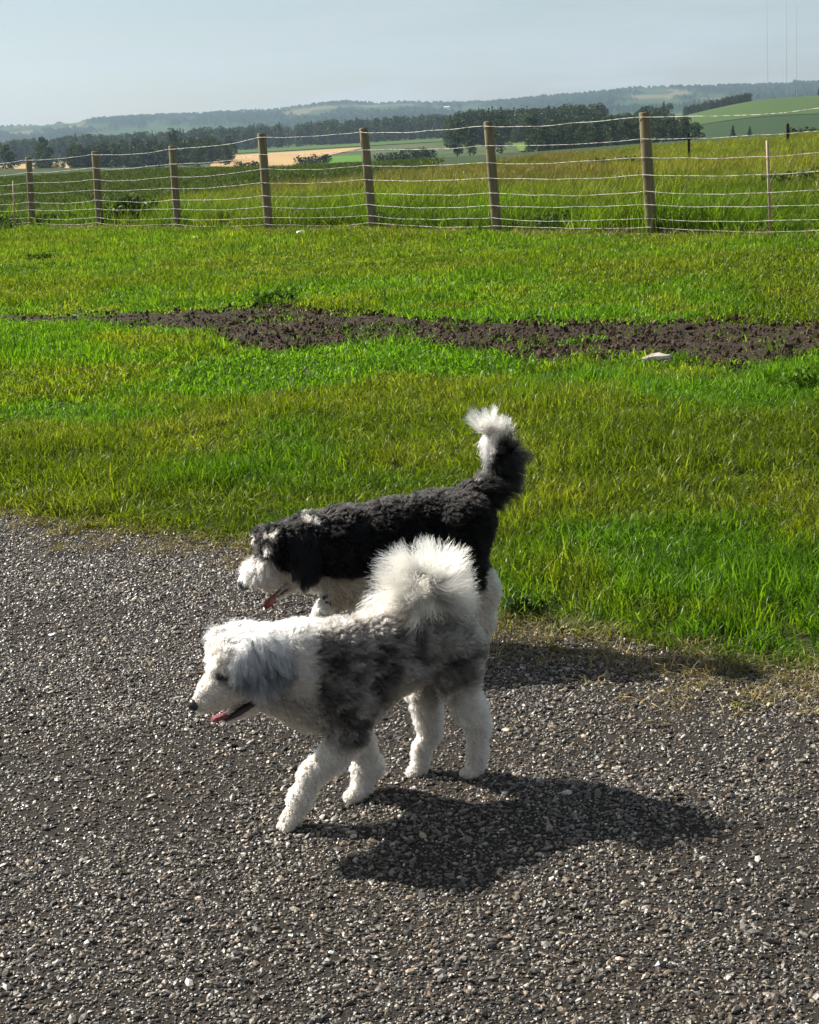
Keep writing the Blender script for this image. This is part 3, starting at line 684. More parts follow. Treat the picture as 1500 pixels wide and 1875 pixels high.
weed(800, 345, 42, 1.2, 0.35, 'low dark weed patch in the field left of the white marker stake', 90, (0.05, 0.085, 0.025), 300, 0.05)
weed(1130, 306, 50, 1.6, 0.4, 'dark weed patch in the field left of the tallest wooden post', 91, (0.05, 0.08, 0.028), 300, 0.06)
weed(1455, 345, 30, 1.4, 0.45, 'tangled dark weed patch in the field right of the thin stake', 92, (0.055, 0.07, 0.035), 500, 0.04)
weed(1040, 422, _d(1040) + 0.7, 0.9, 0.26, 'low dark weed clump left of the tallest wooden post', 74, (0.040, 0.085, 0.020), 500, 0.03)
weed(1240, 424, _d(1194) + 0.7, 0.7, 0.32, 'low dark weed clump against the tallest wooden post', 75, (0.036, 0.075, 0.020), 500, 0.03)
weed(712, 416, _d(712) + 0.7, 0.5, 0.26, 'low dark weed clump against the fifth wooden post', 76, (0.036, 0.075, 0.020), 400, 0.03)

# ------------------------------------------------------------------ gravel and clods
def pebble_meshes(seed, n, flat=0.6, jag=0.28):
    rg = np.random.default_rng(seed); out = []
    for _ in range(n):
        b = bmesh.new(); bmesh.ops.create_icosphere(b, subdivisions=1, radius=0.5)
        q_ = rg.normal(size=(5, 3)); q_ /= np.linalg.norm(q_, axis=1)[:, None]
        s = np.array([1.15, 0.55 + 0.3 * rg.random(), flat * (0.6 + 0.6 * rg.random())])
        for v in b.verts:
            c = np.array(v.co)
            for k in q_: c -= k * max(0, c @ k - (0.30 + 0.12 * rg.random())) * 0.9      # chipped faces
            c *= 1 + jag * (rg.random() - 0.5); v.co = Vector(c * s)
        m = bpy.data.meshes.new('pebble'); b.to_mesh(m); b.free(); out.append(m)
    return out
stone_m = NT('crushed_stone'); ai = stone_m.add('ShaderNodeAttribute', attribute_name='tint', attribute_type='INSTANCER')
sn = stone_m.noise(3.0, 4, 0.6, stone_m.add('ShaderNodeTexCoord').outputs['Object'])
stone_m.col(stone_m.mix(1.0, ai.outputs['Color'], stone_m.ramp(sn, [(0.3, (0.7, 0.7, 0.7)), (0.7, (1.2, 1.18, 1.15))]), 'MULTIPLY'), 0.45, 0.6)
pm = pebble_meshes(5, 12)
for m in pm: m.materials.append(stone_m.m)
peb_p = proto_collection('pebble', pm)
rng = np.random.default_rng(401)
x, y = fan(rng, 1.9, 7.4, 24500, 0.55, 0.27)
d = gravel_edge(x) - y; m = d > -0.06 + 0.05 * rng.normal(size=len(x)); x, y, d = x[m], y[m], d[m]
pn = fbm(xy0(x, y), 1.6, 405, 3); m = rng.random(len(x)) < (0.52 + 0.48 * sstep(0.35, 0.55, pn)) * (0.55 + 0.45 * sstep(0.0, 0.3, d)); x, y, pn = x[m], y[m], pn[m]; n = len(x)
sz = np.clip(0.0068 * np.exp(0.45 * rng.normal(size=n)), 0.004, 0.026)
gz = 0.006 + 0.006 * fbm(xy0(x, y), 1.7, 9)
base = np.where((rng.random(n) < 0.45)[:, None], np.array([[0.114, 0.088, 0.060]]), np.array([[0.095, 0.087, 0.075]]))
val = np.clip(np.exp(0.70 * rng.normal(size=n)), 0.25, 4.0); tint = np.clip(base * val[:, None] * (0.92 + 0.40 * sstep(0.3, 1.0, x) * sstep(3.0, 3.5, y))[:, None], 0.02, 0.62)  # wide range of stone tones; the palest also stand in for sun glints
wh = rng.random(n) < 0.02; tint[wh] = np.array([0.50, 0.47, 0.42])
print('pebbles', n)
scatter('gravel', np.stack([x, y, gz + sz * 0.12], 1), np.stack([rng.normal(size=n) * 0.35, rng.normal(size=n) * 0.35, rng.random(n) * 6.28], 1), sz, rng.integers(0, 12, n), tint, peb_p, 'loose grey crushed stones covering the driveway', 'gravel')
cm_ = pebble_meshes(6, 8, 0.8, 0.4)
clod_m = NT('soil_clod'); cai = clod_m.add('ShaderNodeAttribute', attribute_name='tint', attribute_type='INSTANCER'); clod_m.col(cai.outputs['Color'], 0.95, 0.15)
for m in cm_: m.materials.append(clod_m.m)
clod_p = proto_collection('clod', cm_)
x = rng.uniform(-5, 5, 60000); y = rng.uniform(8.5, 17, 60000); m = inside(x, y + 0.45 * (fbm(xy0(x, y), 2.6, 81, 3) - 0.5), SOIL_POLY) & (rng.random(60000) < 0.35 + 0.65 * sstep(-3.2, -1.2, x)); x, y = x[m], y[m]; n = len(x)
sz = np.clip(0.0125 * np.exp(0.65 * rng.normal(size=n)), 0.008, 0.075); tint = np.array([[0.056, 0.039, 0.026]]) * np.exp(0.45 * rng.normal(size=(n, 1)))
scatter('soil_clods', np.stack([x, y, 0.022 + 0.02 * rng.random(n)], 1), rng.random((n, 3)) * 6.28, sz, rng.integers(0, 8, n), tint, clod_p, 'dark crumbly clods lying on the bare soil strip', 'soil')
weed(505, 556, float(gnd(505, 556)[1]), 0.40, 0.13, 'dark green weed clump at the back edge of the soil strip', 77, (0.055, 0.125, 0.016), 200, 0.022)
weed(1474, 700, float(gnd(1474, 700)[1]), 0.30, 0.12, 'leafy green weed clump at the right edge in front of the soil strip', 78, (0.095, 0.19, 0.02), 220, 0.016)
weed(75, 472, float(gnd(75, 472)[1]), 0.45, 0.12, 'dark tuft of weeds in the far lawn at left', 79, (0.055, 0.11, 0.016), 160, 0.022)
weed(955, 1128, float(gnd(955, 1128)[1]), 0.13, 0.06, 'dark low weed in the grass edge right of the dogs', 80, (0.030, 0.070, 0.014), 200, 0.010)
# small litter
def scrap(name, px, py, size, label, mat, cat, seed, z=0.05):
    b = bmesh.new(); bmesh.ops.create_icosphere(b, subdivisions=2, radius=0.5); rg = np.random.default_rng(seed)
    for v in b.verts: v.co = Vector(np.array(v.co) * (1 + 0.75 * (rg.random() - 0.5)) * np.array(size))
    m = bpy.data.meshes.new(name); b.to_mesh(m); b.free()
    o = obj(name, m, mat, label=label, cat=cat); P_ = gnd(px, py, z); o.location = P_; return o
pale = NT('pale_wood'); pale.col(pale.mix(pale.noise(14, 3), (0.45, 0.36, 0.31), (0.68, 0.58, 0.53)), 0.8)
scrap('wood_chunk', 1204, 656, (0.16, 0.07, 0.06), 'pale broken piece of wood lying on the bare soil strip', pale.m, 'wood', 1)
scrap('stone', 137, 579, (0.04, 0.03, 0.03), 'small white stone at the left end of the soil strip', white_m.m, 'stone', 2, 0.035)
scrap('stone', 551, 426, (0.16, 0.08, 0.06), 'white stone at the fence foot right of the fourth wooden post', white_m.m, 'stone', 3, 0.04)
scrap('stone', 357, 435, (0.07, 0.05, 0.04), 'small white stone in the grass right of the third wooden post', white_m.m, 'stone', 4, 0.04)
# ------------------------------------------------------------------ dogs
class Dog:
    def __init__(s, name, theta, p0, label, group):
        th = math.radians(theta); s.F = np.array([-math.cos(th), -math.sin(th), 0]); s.L = np.array([math.sin(th), -math.cos(th), 0]); s.p0 = np.array(p0, float)
        s.root = obj(name, None, label=label, cat='dog', group=group); s.root.location = s.p0
        s.root.rotation_euler.z = math.atan2(s.F[1], s.F[0])         # local x = forward, local y = dog's left (towards the camera)
        s.prims = []; s.lo = np.full(3, 9.0); s.hi = np.full(3, -9.0)
    def loc(s, P):
        d = np.asarray(P, float) - s.p0; return np.stack([d @ s.F, d @ s.L, d[..., 2]], -1)
    def wld(s, Q):
        Q = np.asarray(Q, float); return s.p0 + Q[..., :1] * s.F + Q[..., 1:2] * s.L + Q[..., 2:3] * np.array([0, 0, 1.0])
    def J(s, x, y, lat=0.0):
        """local position of photo pixel (x, y) on the plane lat metres to the dog's left of its middle"""
        d = ray(x, y); t = ((s.p0 - CAM) @ s.L + lat) / (d @ s.L); return s.loc(CAM + d * t)
    def G(s, x, lat, z):
        """local position at height z in photo column x"""
        y0, y1 = 400, 2600
        for _ in range(40):
            m = (y0 + y1) / 2
            if s.J(x, m, lat)[2] > z: y0 = m
            else: y1 = m
        return s.J(x, y0, lat)
    def px(s, r): return r * (np.linalg.norm((s.p0 - CAM)) * 0.985) / FPX
    def cone(s, a, b, ra, rb, k=0.02, sv=1.0): s.prims.append(('c', np.asarray(a), np.asarray(b), s.px(ra), s.px(rb), k, sv))
    def chain(s, pts, k=0.02, sv=1.0):
        for (a, ra), (b, rb) in zip(pts[:-1], pts[1:]): s.cone(a, b, ra, rb, k, sv)
    def ell(s, c, r, axes=None, k=0.012): s.prims.append(('e', np.asarray(c), np.asarray(r, float), np.eye(3) if axes is None else np.asarray(axes), 0, k, 1))
    def build(s, h=0.0055):
        allp = []
        for p in s.prims:
            if p[0] == 'c': allp += [p[1] - p[3], p[1] + p[3], p[2] - p[4], p[2] + p[4]]
            else: allp += [p[1] - p[2].max(), p[1] + p[2].max()]
        lo = np.min(allp, 0) - 0.05; hi = np.max(allp, 0) + 0.05; n = np.ceil((hi - lo) / h).astype(int) + 1
        D = np.full(n, 0.5, np.float32); ax = [lo[i] + h * np.arange(n[i]) for i in range(3)]
        for p in s.prims:
            if p[0] == 'c': bl = np.minimum(p[1] - p[3], p[2] - p[4]) - 0.07; bh = np.maximum(p[1] + p[3], p[2] + p[4]) + 0.07
            else: bl = p[1] - p[2].max() - 0.07; bh = p[1] + p[2].max() + 0.07
            i0 = np.maximum(0, ((bl - lo) / h).astype(int)); i1 = np.minimum(n, ((bh - lo) / h).astype(int) + 2); sl_ = tuple(slice(a, b) for a, b in zip(i0, i1))
            Q = np.stack(np.meshgrid(*[ax[i][sl_[i]] for i in range(3)], indexing='ij'), -1); k = p[5]
            if p[0] == 'c':
                _, a, b, ra, rb, k, sv = p; e = b - a; e2 = e @ e + 1e-12; t = np.clip(((Q - a) @ e) / e2, 0, 1); v = Q - a - t[..., None] * e; v[..., 1] /= sv
                d = np.sqrt((v * v).sum(-1)) - (ra + (rb - ra) * t)
            else:
                v = (Q - p[1]) @ p[3].T; r = p[2]; k0 = np.sqrt(((v / r) ** 2).sum(-1)); k1 = np.sqrt(((v / r ** 2) ** 2).sum(-1)) + 1e-9; d = k0 * (k0 - 1) / k1
            o_ = D[sl_]; hh = np.maximum(k - abs(o_ - d), 0) / k; D[sl_] = np.minimum(o_, d) - hh * hh * k * 0.25
        # surface nets
        sg = D < 0
        cs = sum(sg[dx:n[0] - 1 + dx, dy:n[1] - 1 + dy, dz:n[2] - 1 + dz].astype(np.int8) for dx in (0, 1) for dy in (0, 1) for dz in (0, 1))
        act = (cs > 0) & (cs < 8); idx = np.full(act.shape, -1, np.int64); I = np.argwhere(act); idx[act] = np.arange(len(I))
        acc = np.zeros((len(I), 3)); cnt = np.zeros(len(I))
        for axn in range(3):
            for o1 in (0, 1):
                for o2 in (0, 1):
                    a = I.copy(); oth = [q for q in range(3) if q != axn]; a[:, oth[0]] += o1; a[:, oth[1]] += o2; b = a.copy(); b[:, axn] += 1
                    da, db = D[tuple(a.T)], D[tuple(b.T)]; m = (da < 0) != (db < 0); t = np.where(m, da / np.where(da == db, 1, da - db), 0)
                    pp = a.astype(float); pp[:, axn] += t; acc[m] += pp[m]; cnt[m] += 1
        V = lo + h * acc / cnt[:, None]
        Fq = []
        for axn in range(3):
            o1, o2 = [(1, 2), (2, 0), (0, 1)][axn]
            sl0 = [slice(1, -1)] * 3; sl0[axn] = slice(0, -1); sl1 = [slice(1, -1)] * 3; sl1[axn] = slice(1, None)
            ch = sg[tuple(sl0)] != sg[tuple(sl1)]; E_ = np.argwhere(ch); E_ = E_ + np.array([0 if q == axn else 1 for q in range(3)])
            ins = sg[tuple(E_.T)]
            def cell(d1, d2):
                c = E_.copy(); c[:, o1] -= d1; c[:, o2] -= d2; return idx[tuple(c.T)]
            qd = np.stack([cell(1, 1), cell(0, 1), cell(0, 0), cell(1, 0)], 1); qd[~ins] = qd[~ins][:, ::-1]; Fq.append(qd)
        Fq = np.vstack(Fq); Fq = Fq[(Fq >= 0).all(1)]
        me = mesh_np('body', V, Fq)
        b = bmesh.new(); b.from_mesh(me); bmesh.ops.smooth_vert(b, verts=b.verts, factor=0.5, use_axis_x=True, use_axis_y=True, use_axis_z=True)
        bmesh.ops.recalc_face_normals(b, faces=b.faces); b.to_mesh(me); b.free(); smooth(me)
        s.me = me; s.bvh = BVHTree.FromPolygons([v.co[:] for v in me.vertices], [p_.vertices[:] for p_ in me.polygons])
        return me
    def hit(s, x, y):
        """where the sight line through photo pixel (x, y) meets the body, in local coordinates"""
        o_ = s.loc(CAM); d = s.loc(CAM + ray(x, y)) - o_; h_ = s.bvh.ray_cast(Vector(o_), Vector(d).normalized())
        return (np.array(h_[0]), np.array(h_[1])) if h_[0] is not None else (s.J(x, y), np.array([0, 1.0, 0]))
    def mid_px(s, Q):
        """photo pixel coordinates of points mirrored to the dog's left side: a 2-D chart for coat markings, the same on both sides"""
        Q2 = np.array(Q, float); Q2[:, 1] = abs(Q2[:, 1]); return proj(s.wld(Q2))
    def roots(s, n, rng):
        me = s.me; me.calc_loop_triangles(); nt = len(me.loop_triangles)
        tri = np.empty(nt * 3, np.int32); me.loop_triangles.foreach_get('vertices', tri); tri = tri.reshape(-1, 3)
        V = np.empty(len(me.vertices) * 3); me.vertices.foreach_get('co', V); V = V.reshape(-1, 3)
        N = np.empty(len(V) * 3, np.float32); me.vertices.foreach_get('normal', N); N = N.reshape(-1, 3)
        A = np.linalg.norm(np.cross(V[tri[:, 1]] - V[tri[:, 0]], V[tri[:, 2]] - V[tri[:, 0]]), axis=1); t = rng.choice(nt, n, p=A / A.sum())
        r1 = np.sqrt(rng.random(n)); r2 = rng.random(n); w = np.stack([1 - r1, r1 * (1 - r2), r1 * r2], 1)
        P = (V[tri[t]] * w[..., None]).sum(1); Nn = (N[tri[t]] * w[..., None]).sum(1); Nn /= np.linalg.norm(Nn, axis=1)[:, None] + 1e-9
        return P, Nn
    def fur(s, name, P, N, direc, length, color, rad, mat, rng, clump=14, ctight=0.65, wave=0.0012, npt=5, tip=0.25, jit=0.25, droop=0.0):
        n = len(P); d = direc + rng.normal(size=(n, 3)) * jit; d /= np.linalg.norm(d, axis=1)[:, None] + 1e-9
        dn = (d * N).sum(1); low = dn < 0.12; d[low] += N[low] * (0.15 - dn[low])[:, None]; d /= np.linalg.norm(d, axis=1)[:, None]
        tips = P + d * length[:, None]; tips[:, 2] -= droop * length
        if clump > 1:
            m = max(8, n // clump); c = rng.choice(n, m, replace=False); kd = kdtree.KDTree(m)
            for i, j in enumerate(c): kd.insert(P[j], i)
            kd.balance(); near = np.array([kd.find(p)[1] for p in P]); cj = c[near]; far_ = np.linalg.norm(P - P[cj], axis=1) > 0.02
            tc_ = tips[cj] + (P - P[cj]) * 0.25; f = np.where(far_, 0, ctight * (0.6 + 0.5 * rng.random(n)))[:, None]; tips = tips * (1 - f) + tc_ * f
        t = np.linspace(0, 1, npt); mid = P + N * (length * 0.35)[:, None] * 0.6 + (tips - P) * 0.32
        B = P[:, None] * ((1 - t) ** 2)[None, :, None] + mid[:, None] * (2 * t * (1 - t))[None, :, None] + tips[:, None] * (t ** 2)[None, :, None]
        ph = rng.random((n, 3)) * 6.28; B += wave * (t[None, :, None]) * np.sin(t[None, :, None] * 7 + ph[:, None])
        B[..., 2] = np.maximum(B[..., 2], 0.004)
        cu = bpy.data.hair_curves.new(name); cu.add_curves([npt] * n)
        cu.attributes['position'].data.foreach_set('vector', B.astype(np.float32).ravel())
        rd = (rad * (0.7 + 0.6 * rng.random(n)))[:, None] * (1 - (1 - tip) * t ** 1.5)[None]
        ra = cu.attributes.get('radius') or cu.attributes.new('radius', 'FLOAT', 'POINT'); ra.data.foreach_set('value', rd.astype(np.float32).ravel())
        c4 = np.ones((n, 4), np.float32); c4[:, :3] = color; ca = cu.attributes.new('coat', 'FLOAT_COLOR', 'CURVE'); ca.data.foreach_set('color', c4.ravel())
        cu.materials.append(mat); o = bpy.data.objects.new(name, cu); COL.objects.link(o); o.parent = s.root; return o
    def paint(s, fn):
        V = np.empty(len(s.me.vertices) * 3); s.me.vertices.foreach_get('co', V); V = V.reshape(-1, 3); c4 = np.ones((len(V), 4), np.float32); c4[:, :3] = fn(V); add_attr(s.me, 'coat', 'FLOAT_COLOR', 'POINT', c4)

def hair_mat(name, rough=0.42, transl=0.45):
    t = NT(name); t.n.remove(t.b); a = t.add('ShaderNodeAttribute', attribute_name='coat')
    h_ = t.add('ShaderNodeBsdfHairPrincipled'); h_.parametrization = 'COLOR'; h_.inputs['Roughness'].default_value = rough; h_.inputs['Radial Roughness'].default_value = 0.55
    h_.inputs['Random Roughness'].default_value = 0.2
    lum = t.add('ShaderNodeMapRange'); lum.inputs[1].default_value = 0.0; lum.inputs[2].default_value = 0.3; lum.inputs[3].default_value = 1.31; lum.inputs[4].default_value = 1.45; t.l.new(a.outputs['Fac'], lum.inputs[0]); t.l.new(lum.outputs[0], h_.inputs['IOR']); t.l.new(a.outputs['Color'], h_.inputs['Color']); t.l.new(h_.outputs[0], t.out.inputs['Surface']); return t.m
hair_m = hair_mat('dog_hair')
skin = NT('dog_skin_under_coat'); sa = skin.add('ShaderNodeAttribute', attribute_name='coat'); skin.col(skin.mix(1.0, sa.outputs['Color'], (0.75, 0.72, 0.70), 'MULTIPLY'), 0.9, 0.1)
nose_m = NT('wet_black_nose'); nose_m.col(nose_m.mix(nose_m.noise(90, 3), (0.010, 0.009, 0.009), (0.028, 0.026, 0.026)), 0.32, 0.6); nose_m.bump(nose_m.noise(160, 2), 0.4, 0.002)
eye_m = NT('dark_eye'); eye_m.col((0.010, 0.007, 0.005), 0.08, 0.8)
tong_m = NT('pink_tongue'); tong_m.col(tong_m.mix(tong_m.noise(60, 3), (0.17, 0.032, 0.036), (0.27, 0.062, 0.062)), 0.4, 0.5); tong_m.b.inputs['Subsurface Weight'].default_value = 0.15; tong_m.b.inputs['Subsurface Radius'].default_value = (0.01, 0.004, 0.003)
mouth_m = NT('dark_gums'); mouth_m.col(mouth_m.mix(mouth_m.noise(70, 3), (0.012, 0.008, 0.008), (0.05, 0.02, 0.02)), 0.4, 0.5)
claw_m = NT('claw'); claw_m.col(claw_m.mix(claw_m.noise(40, 2), (0.05, 0.04, 0.035), (0.16, 0.13, 0.10)), 0.4)
def blob(dog, name, c, r, mat, axes=None, sub=3, shape=None):
    b = bmesh.new(); bmesh.ops.create_icosphere(b, subdivisions=sub, radius=1.0)
    for v in b.verts:
        q_ = np.array(v.co)
        if shape: q_ = shape(q_)
        q_ = q_ * np.asarray(r)
        if axes is not None: q_ = q_ @ np.asarray(axes)
        v.co = Vector(q_ + c)
    m = bpy.data.meshes.new(name); b.to_mesh(m); b.free(); smooth(m); return obj(name, m, mat, dog.root)
def axes_from(fwd, up=(0, 0, 1)):
    f = np.asarray(fwd, float); f /= np.linalg.norm(f); u = np.asarray(up, float); u -= f * (u @ f); u /= np.linalg.norm(u); return np.stack([f, np.cross(u, f), u])
def strip_solid(name, pts, widths, thick, mat, dog, lat=(0, 1.0, 0), parent=None):
    """a tongue-like solid: centre line, half widths and thickness"""
    pts = [np.asarray(p, float) for p in pts]; V, Fq = [], []; L_ = np.asarray(lat, float); ns = 10
    for i, p in enumerate(pts):
        t = pts[min(i + 1, len(pts) - 1)] - pts[max(i - 1, 0)]; t /= np.linalg.norm(t); nrm = np.cross(t, L_); nrm /= np.linalg.norm(nrm)
        for k in range(ns):
            w = 2 * math.pi * k / ns; groove = 0.45 * max(0, math.sin(w)) * (abs(math.cos(w)) < 0.5)
            V.append(p + L_ * widths[i] * math.cos(w) + nrm * thick[i] * (math.sin(w) - groove))
    for i in range(len(pts) - 1):
        for k in range(ns): q_ = (k + 1) % ns; Fq.append((i * ns + k, i * ns + q_, (i + 1) * ns + q_, (i + 1) * ns + k))
    Fq.append(tuple(range(ns))); Fq.append(tuple((len(pts) - 1) * ns + k for k in range(ns))[::-1])
    return obj(name, pydata(name, V, Fq), mat, parent or dog.root)
def paw(d, c, r, k=0.008, flat=0.8):
    """toes on a paw: forward bulge and four knuckles"""
    R_p = d.px(r); c = np.asarray(c, float)
    d.ell(c + np.array([R_p * 0.35, 0, -R_p * 0.05]), (R_p * 1.15, R_p * 0.98, R_p * flat), k=0.012)
    for i, w in enumerate((-0.62, -0.22, 0.22, 0.62)):
        d.ell(c + np.array([R_p * (1.12 - 0.35 * abs(w)), R_p * w, -R_p * 0.25]), (R_p * 0.42, R_p * 0.30, R_p * 0.48), k=k)

# --- the grey merle dog in front ---------------------------------------
d1 = Dog('dog', 28, (-0.07, 3.548, 0), 'grey merle and white fluffy dog walking on the gravel in front', 'two dogs walking together')
J, G = d1.J, d1.G
d1.chain([(J(612, 1236), 84), (J(700, 1197), 73), (J(780, 1178), 57), (J(830, 1180), 50)], 0.03, 0.86)
d1.cone(J(585, 1262), J(640, 1275), 66, 62, 0.03, 0.85)
d1.chain([(J(605, 1218), 74), (J(545, 1208), 60), (J(490, 1208), 48)], 0.035, 0.9)
d1.cone(J(560, 1280), J(480, 1268), 48, 24, 0.03)                                  # throat
d1.ell(J(466, 1204), (d1.px(56), d1.px(48), d1.px(50)), k=0.02)                     # skull
d1.ell(J(425, 1205), (d1.px(38), d1.px(42), d1.px(40)), k=0.02)                     # forehead
d1.chain([(J(430, 1243), 34), (J(398, 1262), 27), (J(371, 1285), 18)], 0.016, 0.95)  # muzzle
d1.cone(J(455, 1250, 0.015), J(412, 1276, 0.012), 26, 18, 0.012)                     # near cheek and lip
d1.cone(J(455, 1250, -0.015), J(412, 1276, -0.012), 26, 18, 0.012)
d1.cone(J(476, 1283), J(412, 1317), 15, 7, 0.008, 1.25)                              # lower jaw
for sgn in (1, -1):
    c = J(478, 1212, 0.060) * np.array([1, sgn, 1]); d1.ell(c, (d1.px(46), d1.px(13), d1.px(48)), axes_from((1, 0.0, 0.1), (0.15, -0.25 * sgn, 1)), 0.015)
d1.ell(J(408, 1170, -0.05), (d1.px(24), d1.px(12), d1.px(22)), k=0.012)
# legs: (centre, radius)
sh = 0.052
n_f = [(J(632, 1285, sh), 44), (J(642, 1345, 0.06), 27), (J(610, 1385, 0.058), 22), (J(572, 1416, 0.055), 18.5), (J(551, 1460, 0.052), 16.5), (J(541, 1488, 0.05), 16)]
d1.chain(n_f, 0.02); pw_nf = J(532, 1500, 0.05)
d1.ell(pw_nf, (d1.px(20), d1.px(19), d1.px(16)), axes_from((0.75, 0, -0.65)), 0.012)
for w in (-0.6, -0.2, 0.2, 0.6): d1.ell(pw_nf + np.array([d1.px(12), d1.px(20) * w, -d1.px(13)]), (d1.px(9), d1.px(7), d1.px(9)), k=0.006)
ffp = G(656, -0.005, 0.020)
d1.chain([(J(630, 1290, -sh), 40), (J(655, 1352, -0.05), 25), (J(680, 1405, -0.03), 18), (np.array([ffp[0] - 0.022, -0.018, 0.072]), 16), (ffp + np.array([-0.010, 0, 0.012]), 15.5)], 0.02); paw(d1, ffp, 18)
nhp = G(868, 0.034, 0.019)
d1.chain([(J(838, 1188, 0.042), 46), (J(838, 1254, 0.052), 29), (J(858, 1300, 0.05), 22), (J(876, 1330, 0.045), 17), (J(874, 1378, 0.038), 13.5), (nhp + np.array([-0.006, 0, 0.01]), 14)], 0.02); paw(d1, nhp, 17)
fhp = G(767, -0.05, 0.018)
d1.chain([(J(805, 1190, -0.042), 46), (J(774, 1266, -0.052), 25), (J(782, 1312, -0.055), 20), (J(789, 1338, -0.055), 16.5), (np.array([fhp[0] - 0.012, -0.052, 0.07]), 13.5), (fhp + np.array([-0.006, 0, 0.01]), 13.5)], 0.02); paw(d1, fhp, 16)
T1 = [(J(840, 1130), 18), (J(828, 1100), 15), (J(808, 1078), 16), (J(784, 1070), 18), (J(762, 1078), 17), (J(750, 1092), 13)]
d1.chain(T1, 0.012)
me = d1.build(); obj('body', me, skin.m, d1.root)

def lerp_c(a, b, f): return np.asarray(a)[None] * (1 - f[:, None]) + np.asarray(b)[None] * f[:, None]
def near_line(x, y, a, b):
    e = np.array(b, float) - a; t = np.clip(((x - a[0]) * e[0] + (y - a[1]) * e[1]) / (e @ e), 0, 1); return np.hypot(x - a[0] - t * e[0], y - a[1] - t * e[1])
TC1 = d1.J(786, 1102)
def tail_f(dog, Q, pts):
    """distance to the tail's centre line minus the distance to nothing else: true on the tail"""
    dd = np.full(len(Q), 9.0)
    for (a, ra), (b, rb) in zip(pts[:-1], pts[1:]):
        e = b - a; t = np.clip(((Q - a) @ e) / (e @ e), 0, 1); dd = np.minimum(dd, np.linalg.norm(Q - a - t[:, None] * e, axis=1) - dog.px(ra) * 1.25)
    return dd < 0.004
WHITE = (0.67, 0.61, 0.52)
def coat1(Q):
    x, y = d1.mid_px(Q); n1_ = fbm(Q, 16, 501, 3); n2_ = fbm(Q, 38, 505, 2); n3_ = fbm(Q, 90, 509, 2)
    grey = lerp_c((0.270, 0.248, 0.220), (0.138, 0.125, 0.112), sstep(0.40, 0.58, n2_))
    grey = lerp_c((0, 0, 0), (1, 1, 1), 1 + 0 * x) * grey
    dark = 0.75 * sstep(0.60, 0.64, fbm(Q, 24, 503, 3) + 0.14 * (n3_ - 0.5)); c = grey * (1 - dark[:, None]) + np.array([[0.030, 0.027, 0.026]]) * dark[:, None]
    for cx, cy, rx, ry in ((700, 1262, 26, 30), (764, 1180, 13, 32), (716, 1232, 18, 20), (655, 1325, 24, 12), (612, 1205, 24, 44), (852, 1235, 18, 24), (636, 1305, 14, 12), (728, 1165, 14, 10), (690, 1215, 10, 12)):
        b = sstep(1.15, 0.75, np.hypot((x - cx) / rx, (y - cy) / ry) + 1.1 * (n2_ - 0.5) + 0.4 * (n3_ - 0.5)); k = 0.6 if ry > 40 or rx == 18 else 0.88
        c = c * (1 - k * b[:, None]) + np.array([[0.028, 0.026, 0.026]]) * k * b[:, None]
    tan = sstep(1150, 1112, y) * sstep(600, 660, x) * sstep(850, 800, x) * 0.6; c = c * (1 - tan[:, None]) + np.array([[0.40, 0.33, 0.27]]) * tan[:, None]  # pale tan on top of the back: light from above painted into the coat
    under = sstep(1262, 1300, y + 26 * (n1_ - 0.5)) * sstep(610, 580, x) * 0.3 + sstep(1235, 1275, y + 40 * (n1_ - 0.5)) * sstep(690, 740, x) * sstep(815, 785, x) * 0.6
    c = c * (1 - under[:, None]) + np.array([[0.42, 0.36, 0.28]]) * under[:, None]
    wl_ = np.interp(x, [480, 560, 620, 660, 700, 770, 810, 860, 900], [1335, 1345, 1372, 1372, 1345, 1285, 1290, 1275, 1255])      # white from here down
    w = sstep(-16, 16, y - wl_ + 50 * (n1_ - 0.5)); neck = sstep(584, 570, x + 22 * (n1_ - 0.5)) * (1 - sstep(1258, 1285, y + 30 * (n1_ - .5)) * sstep(462, 505, x) * 0.85); w = np.maximum(w, neck)
    w = np.maximum(w, tail_f(d1, Q, T1[1:]) * sstep(1108, 1096, y))
    st = sstep(1.1, 0.5, np.hypot((x - 418) / 22, (y - 1252) / 13)) * 0.7 * sstep(0.012, 0.02, abs(Q[:, 1]))
    c = c * (1 - w[:, None]) + np.array([WHITE]) * w[:, None]
    c = c * (1 - st[:, None]) + np.array([[0.17, 0.13, 0.095]]) * st[:, None]
    ey = sstep(1.2, 0.7, np.hypot((x - 408) / 15, (y - 1238) / 10)) * sstep(0.012, 0.02, abs(Q[:, 1])) * 0.9; c = c * (1 - ey[:, None]) + np.array([[0.02, 0.016, 0.013]]) * ey[:, None]
    # blue-grey ears, a light grey crown
    ear = (sstep(1.12, 0.86, np.hypot((x - 479) / 62, (y - 1222) / 60) + 0.35 * (n2_ - 0.5)) * sstep(0.026, 0.040, abs(Q[:, 1])))
    ec = lerp_c((0.085, 0.095, 0.108), (0.52, 0.53, 0.54), np.clip(sstep(1245, 1172, y + 0.25 * (x - 480)) + 0.9 * (vnoise(Q * np.array([[120, 120, 9]]), 1.0, 517) - 0.45), 0, 1)); c = c * (1 - ear[:, None]) + ec * ear[:, None]
    tm_ = sstep(1.0, 0.4, np.hypot((x - 790) / 34, (y - 1078) / 26) + 0.4 * (n2_ - 0.5)) * tail_f(d1, Q, T1[1:]) * 0.6; c = c * (1 - tm_[:, None]) + np.array([[0.42, 0.40, 0.37]]) * tm_[:, None]  # grey middle of the plume: its shadowed look painted into the coat
    return np.clip(c * (0.9 + 0.2 * n3_[:, None]), 0.01, 0.92)
d1.paint(coat1)

